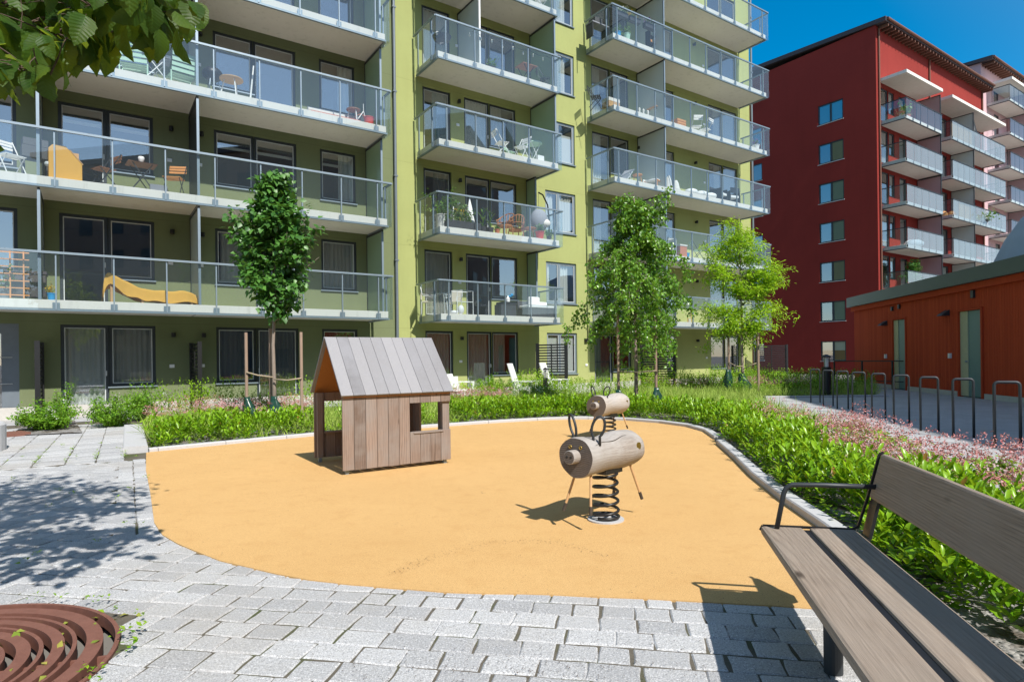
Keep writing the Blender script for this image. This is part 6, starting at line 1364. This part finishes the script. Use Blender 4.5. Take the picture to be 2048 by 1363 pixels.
# fourth floor
o = item('fire_bowl', 'dark fire bowl on thin legs heaped with pale stones, left of the partition', 'fire bowl', on(884, 95, 4, 1.15), 0); b = MB(); b.lathe([(.08, .52), (.24, .60), (.32, .74)], 20, close=False); b.build('bowl', M['dgrey'], o)
for a in (0.5, 2.6, 4.7): b = MB(); b.cyl((.25 * math.cos(a), .25 * math.sin(a), 0), (.2 * math.cos(a), .2 * math.sin(a), .6), .012, 6); b.build('leg', M['dsteel'], o)
b = MB(); [b.ball((RNG.normal() * .1, RNG.normal() * .1, .72 + RNG.uniform(0, .08)), .06) for _ in range(7)]; b.build('stones', M['cloth'], o, smooth=True)
folding_chair('dark folding chair at the right end of the fourth middle balcony', on(1090, 155, 4, 1.0), 60, 'dgrey', 'dsteel'); slat_table('wooden folding table on the fourth middle balcony', on(1052, 150, 4, 1.0), 0, 'oak', 'dsteel')
o = item('string_lights', 'string of hanging lamp bulbs along the fourth middle balcony rail', 'string lights', F(0, 0, 0), 0); o.location = (0, 0, 0); o.rotation_euler = (0, 0, 0)
pts = [F(10.6 + i * .11, 1.5, ST * 4 + 1.02 + .03 * math.sin(i * .9)) for i in range(33)]; b = MB(); b.tube(pts, .006, 5); b.build('cable', M['black'], o)
for i in range(0, 33, 4):
    b = MB(); b.lathe([(.012, -.05), (.03, -.12), (.028, -.15), (.008, -.175)], 10, pts[i]); b.build('bulb', M['bulb'], o, smooth=True)
potplant('dark leafy plant behind the partition on the fourth middle balcony', on(985, 135, 4, 1.2), .11, .2, 'pot', .45, .2, n=80)
folding_chair('white folding chair glimpsed on the fifth middle balcony', on(1080, 20, 5, 1.2), 30, 'white', 'white')
# --- right part
potplant('bushy green plant in a turquoise pot on the flowered balcony', on(1236, 75, 5, 1.35), .12, .25, 'blue', .35, .22, n=110); potplant('bright green plant in a pale blue pot on the flowered balcony', on(1254, 85, 5, 1.35), .14, .32, 'mint', .42, .26, n=130)
for i, (px, lb, fm) in enumerate(((1243, 'dark hanging box of white flowers on the flowered balcony rail', 'whitefl'), (1268, 'dark hanging box of orange and yellow flowers beside the partition', 'petal_y'), (1298, 'dark hanging box of violet and yellow flowers right of the partition', 'petal_p'))):
    o = item('flower_box', lb, 'flower box', on(px, 30, 5, 1.5) + Vector((0, 0, .80)), 0, 'hanging flower boxes'); b = MB(); b.box(-.3, .3, -.09, .09, 0, .2); b.build('trough', M['pot'], o, bevel=.01)
    C = np.column_stack([RNG.uniform(-.28, .28, 30), RNG.normal(size=30) * .05, RNG.uniform(.2, .36, 30)]); P, A, Nn, L, W = cluster_leaves(C, .03, 6, .06, .03, .3, 1, None, .5); leafmesh('foliage', P, A, Nn, L, W, LEAF, M['leaf_pot'], o)
    P, A, Nn, L, W = cluster_leaves(C[:16] + np.array([0, 0, .04]), .03, 8, .055, .045, .3, 1, None, .5); leafmesh('blossom', P, A, Nn, L, W, LEAF, LM['whitefl'] if fm == 'whitefl' else M[fm], o)
o = item('plant_stand', 'black tiered stand with an orange lantern right of the partition', 'stand', on(1305, 90, 5, 1.0), 0); b = MB()
for z in (.25, .55, .85): b.box(-.28, .28, -.14, .14, z, z + .02)
b.build('tray', M['black'], o)
for x in (-.27, .27): b = MB(); b.box(x - .012, x + .012, -.14, .14, 0, 1.1); b.build('upright', M['black'], o)
b = MB(); b.ball((-.15, 0, .66), .10); b.build('lantern', M['orangewood'], o)
boxy('work_bench', 'cluttered grey bench at the left end of the flowered balcony', 'bench', on(1195, 75, 5, .8), 0, [('table_top', 'grey', [(-.45, .45, -.22, .22, .55, .60)]), ('crate', 'dgrey', [(-.3, .1, -.2, .2, .605, .8)]), ('leg', 'dsteel', [(-.43, -.39, -.2, .2, 0, .55)]), ('leg', 'dsteel', [(.39, .43, -.2, .2, 0, .55)])])
folding_chair('dark folding chair at the left end of the fourth right balcony', on(1192, 215, 4, .9), 40, 'dgrey', 'dsteel')
boxy('storage_box', 'beige cushion box in the left corner of the fourth right balcony', 'box', on(1222, 222, 4, 1.2), 0, [('body', 'tan', [(-.3, .3, -.2, .2, 0, .22)]), ('lid', 'cloth', [(-.3, .3, -.2, .2, .225, .36)])])
for i, px in enumerate((1279, 1287, 1296)): b = MB(); b.lathe([(.06, 0), (.05, .06), (.03, .18), (.05, .26), (.02, .32)], 12); o = b.build('candle_holder', M['cloth'], smooth=True); o.location = on(px, 235, 4, 1.35); tag(o, ['left', 'middle', 'right'][i] + ' of three pale candle holders before the partition of the fourth right balcony', 'candle holder', 'pale candle holders')
slat_table('wooden folding table behind the candle holders', on(1312, 235, 4, .95), 0, 'tan', 'dsteel')
boxy('wooden_crate', 'bright orange slatted crate on the fourth right balcony', 'crate', on(1358, 250, 4, 1.3), 0, [('side', 'orangewood', [(-.28, .28, -.16, .16, .02 + i * .11, .11 + i * .11) for i in range(3)])])
for i, px in enumerate((1392, 1410)): folding_chair(['white folding chair left of a pair on the fourth right balcony', 'white folding chair right of a pair on the fourth right balcony'][i], on(px, 262, 4, 1.0), 150 + 40 * i, 'white', 'white')
potplant('violet flowers in a white pot at the right end of the fourth right balcony', on(1512, 290, 4, 1.35), .16, .24, 'white', .3, .22, 'leaf_pot', 70, 'petal_p')
o = item('deck_chair', 'silver folding deck chair at the left on the third right balcony', 'deck chair', on(1252, 355, 3, 1.1), 20); b = MB(); b.beam((-.35, -.2, .02), (.35, -.2, .62), .025, .025); b.beam((-.35, .2, .02), (.35, .2, .62), .025, .025); b.beam((.25, -.2, .02), (-.2, -.2, .4), .025, .025); b.beam((.25, .2, .02), (-.2, .2, .4), .025, .025); b.build('frame', M['bead'], o); b = MB(); b.beam((-.3, 0, .1), (.33, 0, .62), .38, .01); b.build('sling', M['grey'], o)
round_table('small round orange wood stool beside the silver deck chair', on(1275, 362, 3, 1.15), .2, .44, 'orangewood', 'orangewood', 'stool', 'stool', 4)
o = item('lounge_chair', 'orange wood lounge chair draped with a white blanket before the partition', 'lounge chair', on(1308, 362, 3, 1.0), 200); b = MB(); b.box(-.5, .4, -.3, -.24, .3, .35); b.box(-.5, .4, .24, .3, .3, .35); b.build('frame', M['orangewood'], o)
for x in (-.42, .35):
    for y in (-.27, .27): b = MB(); b.box(x - .025, x + .025, y - .025, y + .025, 0, .3); b.build('leg', M['orangewood'], o)
b = MB(); b.add([(.4, -.3, .38), (-.3, -.3, .42), (-.62, -.3, .85), (-.66, -.3, .80), (-.34, -.3, .36), (.4, -.3, .3)] + [(.4, .3, .38), (-.3, .3, .42), (-.62, .3, .85), (-.66, .3, .80), (-.34, .3, .36), (.4, .3, .3)], [tuple(range(6)), tuple(range(6, 12))] + [(i, (i + 1) % 6, 6 + (i + 1) % 6, 6 + i) for i in range(6)]); b.build('blanket', M['white'], o, bevel=.03)
for i, (px, h) in enumerate(((1337, .62), (1352, .5))): b = MB(); b.lathe([(.22, 0), (.16, .15), (.12, h * .7), (.05, h)], 12); o = b.build('covered_pot', M['cloth'], smooth=True); o.location = on(px, 370, 3, 1.3); tag(o, ['tall pale cloth covered bundle right of the partition on the third right balcony', 'shorter pale cloth covered bundle farther from the partition'][i], 'bundle', 'cloth covered bundles')
for i, px in enumerate((1382, 1402, 1420)): b = MB(); b.ball((0, 0, .16), .28, n=14, sc=(1.1, .8, .55)); o = b.build('floor_cushion', M['white'], smooth=True); o.location = on(px, 385, 3, 1.25); tag(o, ['leftmost white floor cushion on the third right balcony', 'middle white floor cushion on the third right balcony', 'rightmost white floor cushion next to the black frame chairs'][i], 'cushion', 'white floor cushions')
for i, px in enumerate((1437, 1461)):
    boxy('frame_chair', ['black frame chair with white pads, left of two', 'black frame chair with white pads, right of two'][i], 'chair', on(px, 392, 3, 1.1), 10 + 160 * i, [('frame', 'black', [(-.3, -.27, -.3, .3, 0, .6), (.27, .3, -.3, .3, 0, .6), (-.27, .27, .27, .3, .5, .75)]), ('seat_pad', 'white', [(-.26, .26, -.28, .26, .3, .4)])], 'black frame chairs')
boxy('planter_box', 'terracotta coloured box planter on the second right balcony', 'planter', on(1360, 505, 2, 1.3), 0, [('body', 'terracotta', [(-.22, .22, -.2, .2, 0, .46)]), ('rim', 'cloth', [(-.24, .24, -.22, .22, .465, .53)])])
b = MB(); b.lathe([(.1, 0), (.14, .2), (.12, .2), (.09, .02)], 16, close=False); o = b.build('bucket', M['blue']); o.location = on(1373, 510, 2, 1.4); tag(o, 'small bright blue bucket beside the terracotta planter box', 'bucket')
folding_chair('green folding chair beside the blue bucket on the second right balcony', on(1395, 512, 2, 1.1), 60, 'mint', 'dsteel'); boxy('drying_rack', 'pale grey drying rack right of the partition on the second right balcony', 'rack', on(1338, 500, 2, 1.2), 0, [('frame', 'bead', [(-.26, -.24, -.2, .2, 0, .8), (.24, .26, -.2, .2, 0, .8)]), ('bars', 'bead', [(-.24, .24, -.2 + i * .06, -.185 + i * .06, .76, .78) for i in range(7)])])
o = item('lantern', 'orange brown arched lantern on the lowest right balcony', 'lantern', on(1379, 640, 1, 1.2), 0); b = MB(); b.tube([(-.12, 0, 0), (-.12, 0, .3)] + [(-.12 * math.cos(a), 0, .3 + .12 * math.sin(a)) for a in (.5, 1.0, 1.57, 2.1, 2.6)] + [(.12, 0, .3), (.12, 0, 0)], .016, 6); b.build('frame', M['orangewood'], o); b = MB(); b.cyl((0, 0, 0), (0, 0, .18), .05, 12); b.build('candle', M['cream'], o)
# --- red house
potplant('leafy yellow green plant on the topmost left balcony of the red block', F(45.3, 1.1, ST * 6, NRED), .2, .35, 'terracotta', .8, .45, n=150, leaf=(.2, .1)); folding_chair('brown wooden chair beside the plant on the topmost red balcony', F(44.6, 1.0, ST * 6, NRED), 70, 'oak', 'oak')
o = item('potted_conifer', 'dark green bushy tree in a tan pot on the lowest visible red balcony', 'potted tree', F(46.5, .85, ST * 2, NRED), 0); b = MB(); b.lathe([(.22, 0), (.3, .4), (.25, .4)], 16, close=False); b.build('pot', M['tan'], o); b = MB(); b.cyl((0, 0, .3), (0, 0, 1.9), .04, 8); b.build('trunk', M['bark_dark'], o)
C = np.array([(RNG.normal() * .38 * (1.25 - .5 * z), RNG.normal() * .3 * (1.25 - .5 * z), z) for z in RNG.uniform(.55, 2.1, 60)]); P, A, Nn, L, W = cluster_leaves(C, .12, 16, .16, .08, .1, 1, None, .5); leafmesh('crown', P, A, Nn, L, W, LEAF, LM['maple'], o)
o = item('parasol', 'closed black and white parasol on the topmost double balcony of the red block', 'parasol', F(56.3, 1.1, ST * 6, NRED), 0); b = MB(); b.cyl((0, 0, 0), (0, 0, 2.3), .025, 8); b.build('pole', M['white'], o); b = MB(); b.lathe([(.32, 1.1), (.25, 1.5), (.10, 2.1), (.03, 2.35)], 14); b.build('canopy', M['black'], o); b = MB(); b.add([(.05, -.33, 1.1), (.33, -.1, 1.1), (.05, -.05, 2.4)], [(0, 1, 2)]); b.add([(.05, -.35, 1.1), (.35, -.1, 1.1), (.06, -.06, 2.4)], [(2, 1, 0)]); b.build('panel', M['white'], o)
for k, s0, s1, lb in ((6, 51.3, 54.9, 'pale bamboo screen inside the topmost double balcony of the red block'), (3 + 1, 52.3, 54.6, 'pale bamboo screen inside the double balcony two floors below the topmost')):
    b = MB(); [b.box(s0 + i * .05, s0 + i * .05 + .04, -.012, .012, .02, 1.0) for i in range(int((s1 - s0) / .05))]; o = b.build('bamboo_screen', M['tan']); o.location = F(0, 1.5, ST * k, NRED); o.rotation_euler = (0, 0, FROT); tag(o, lb, 'bamboo screen', 'bamboo balcony screens')
for k, s_, lb in ((4, 57.4, 'bright green bushes along the double balcony with the lower bamboo screen'),): potplant(lb, F(s_, 1.2, ST * k, NRED), .5, .3, 'pot', .6, 1.0, n=220, leaf=(.22, .12))
b = MB(); [b.ball((x, 0, .25), .3, n=12, sc=(1, .8, .8)) for x in (-.3, .3)]; o = b.build('cushions', M['orangewood'], smooth=True); o.location = F(52.1, .9, ST * 4, NRED); tag(o, 'orange cushions at the left end of a red block double balcony', 'cushions')
b = MB(); b.ball((0, 0, .3), .5, n=14, sc=(1.3, .8, .6)); o = b.build('beanbag', M['white'], smooth=True); o.location = F(46.1, 1.1, ST * 3, NRED); tag(o, 'white bean bag behind ribbed glass on the red block balcony above the conifer', 'bean bag')
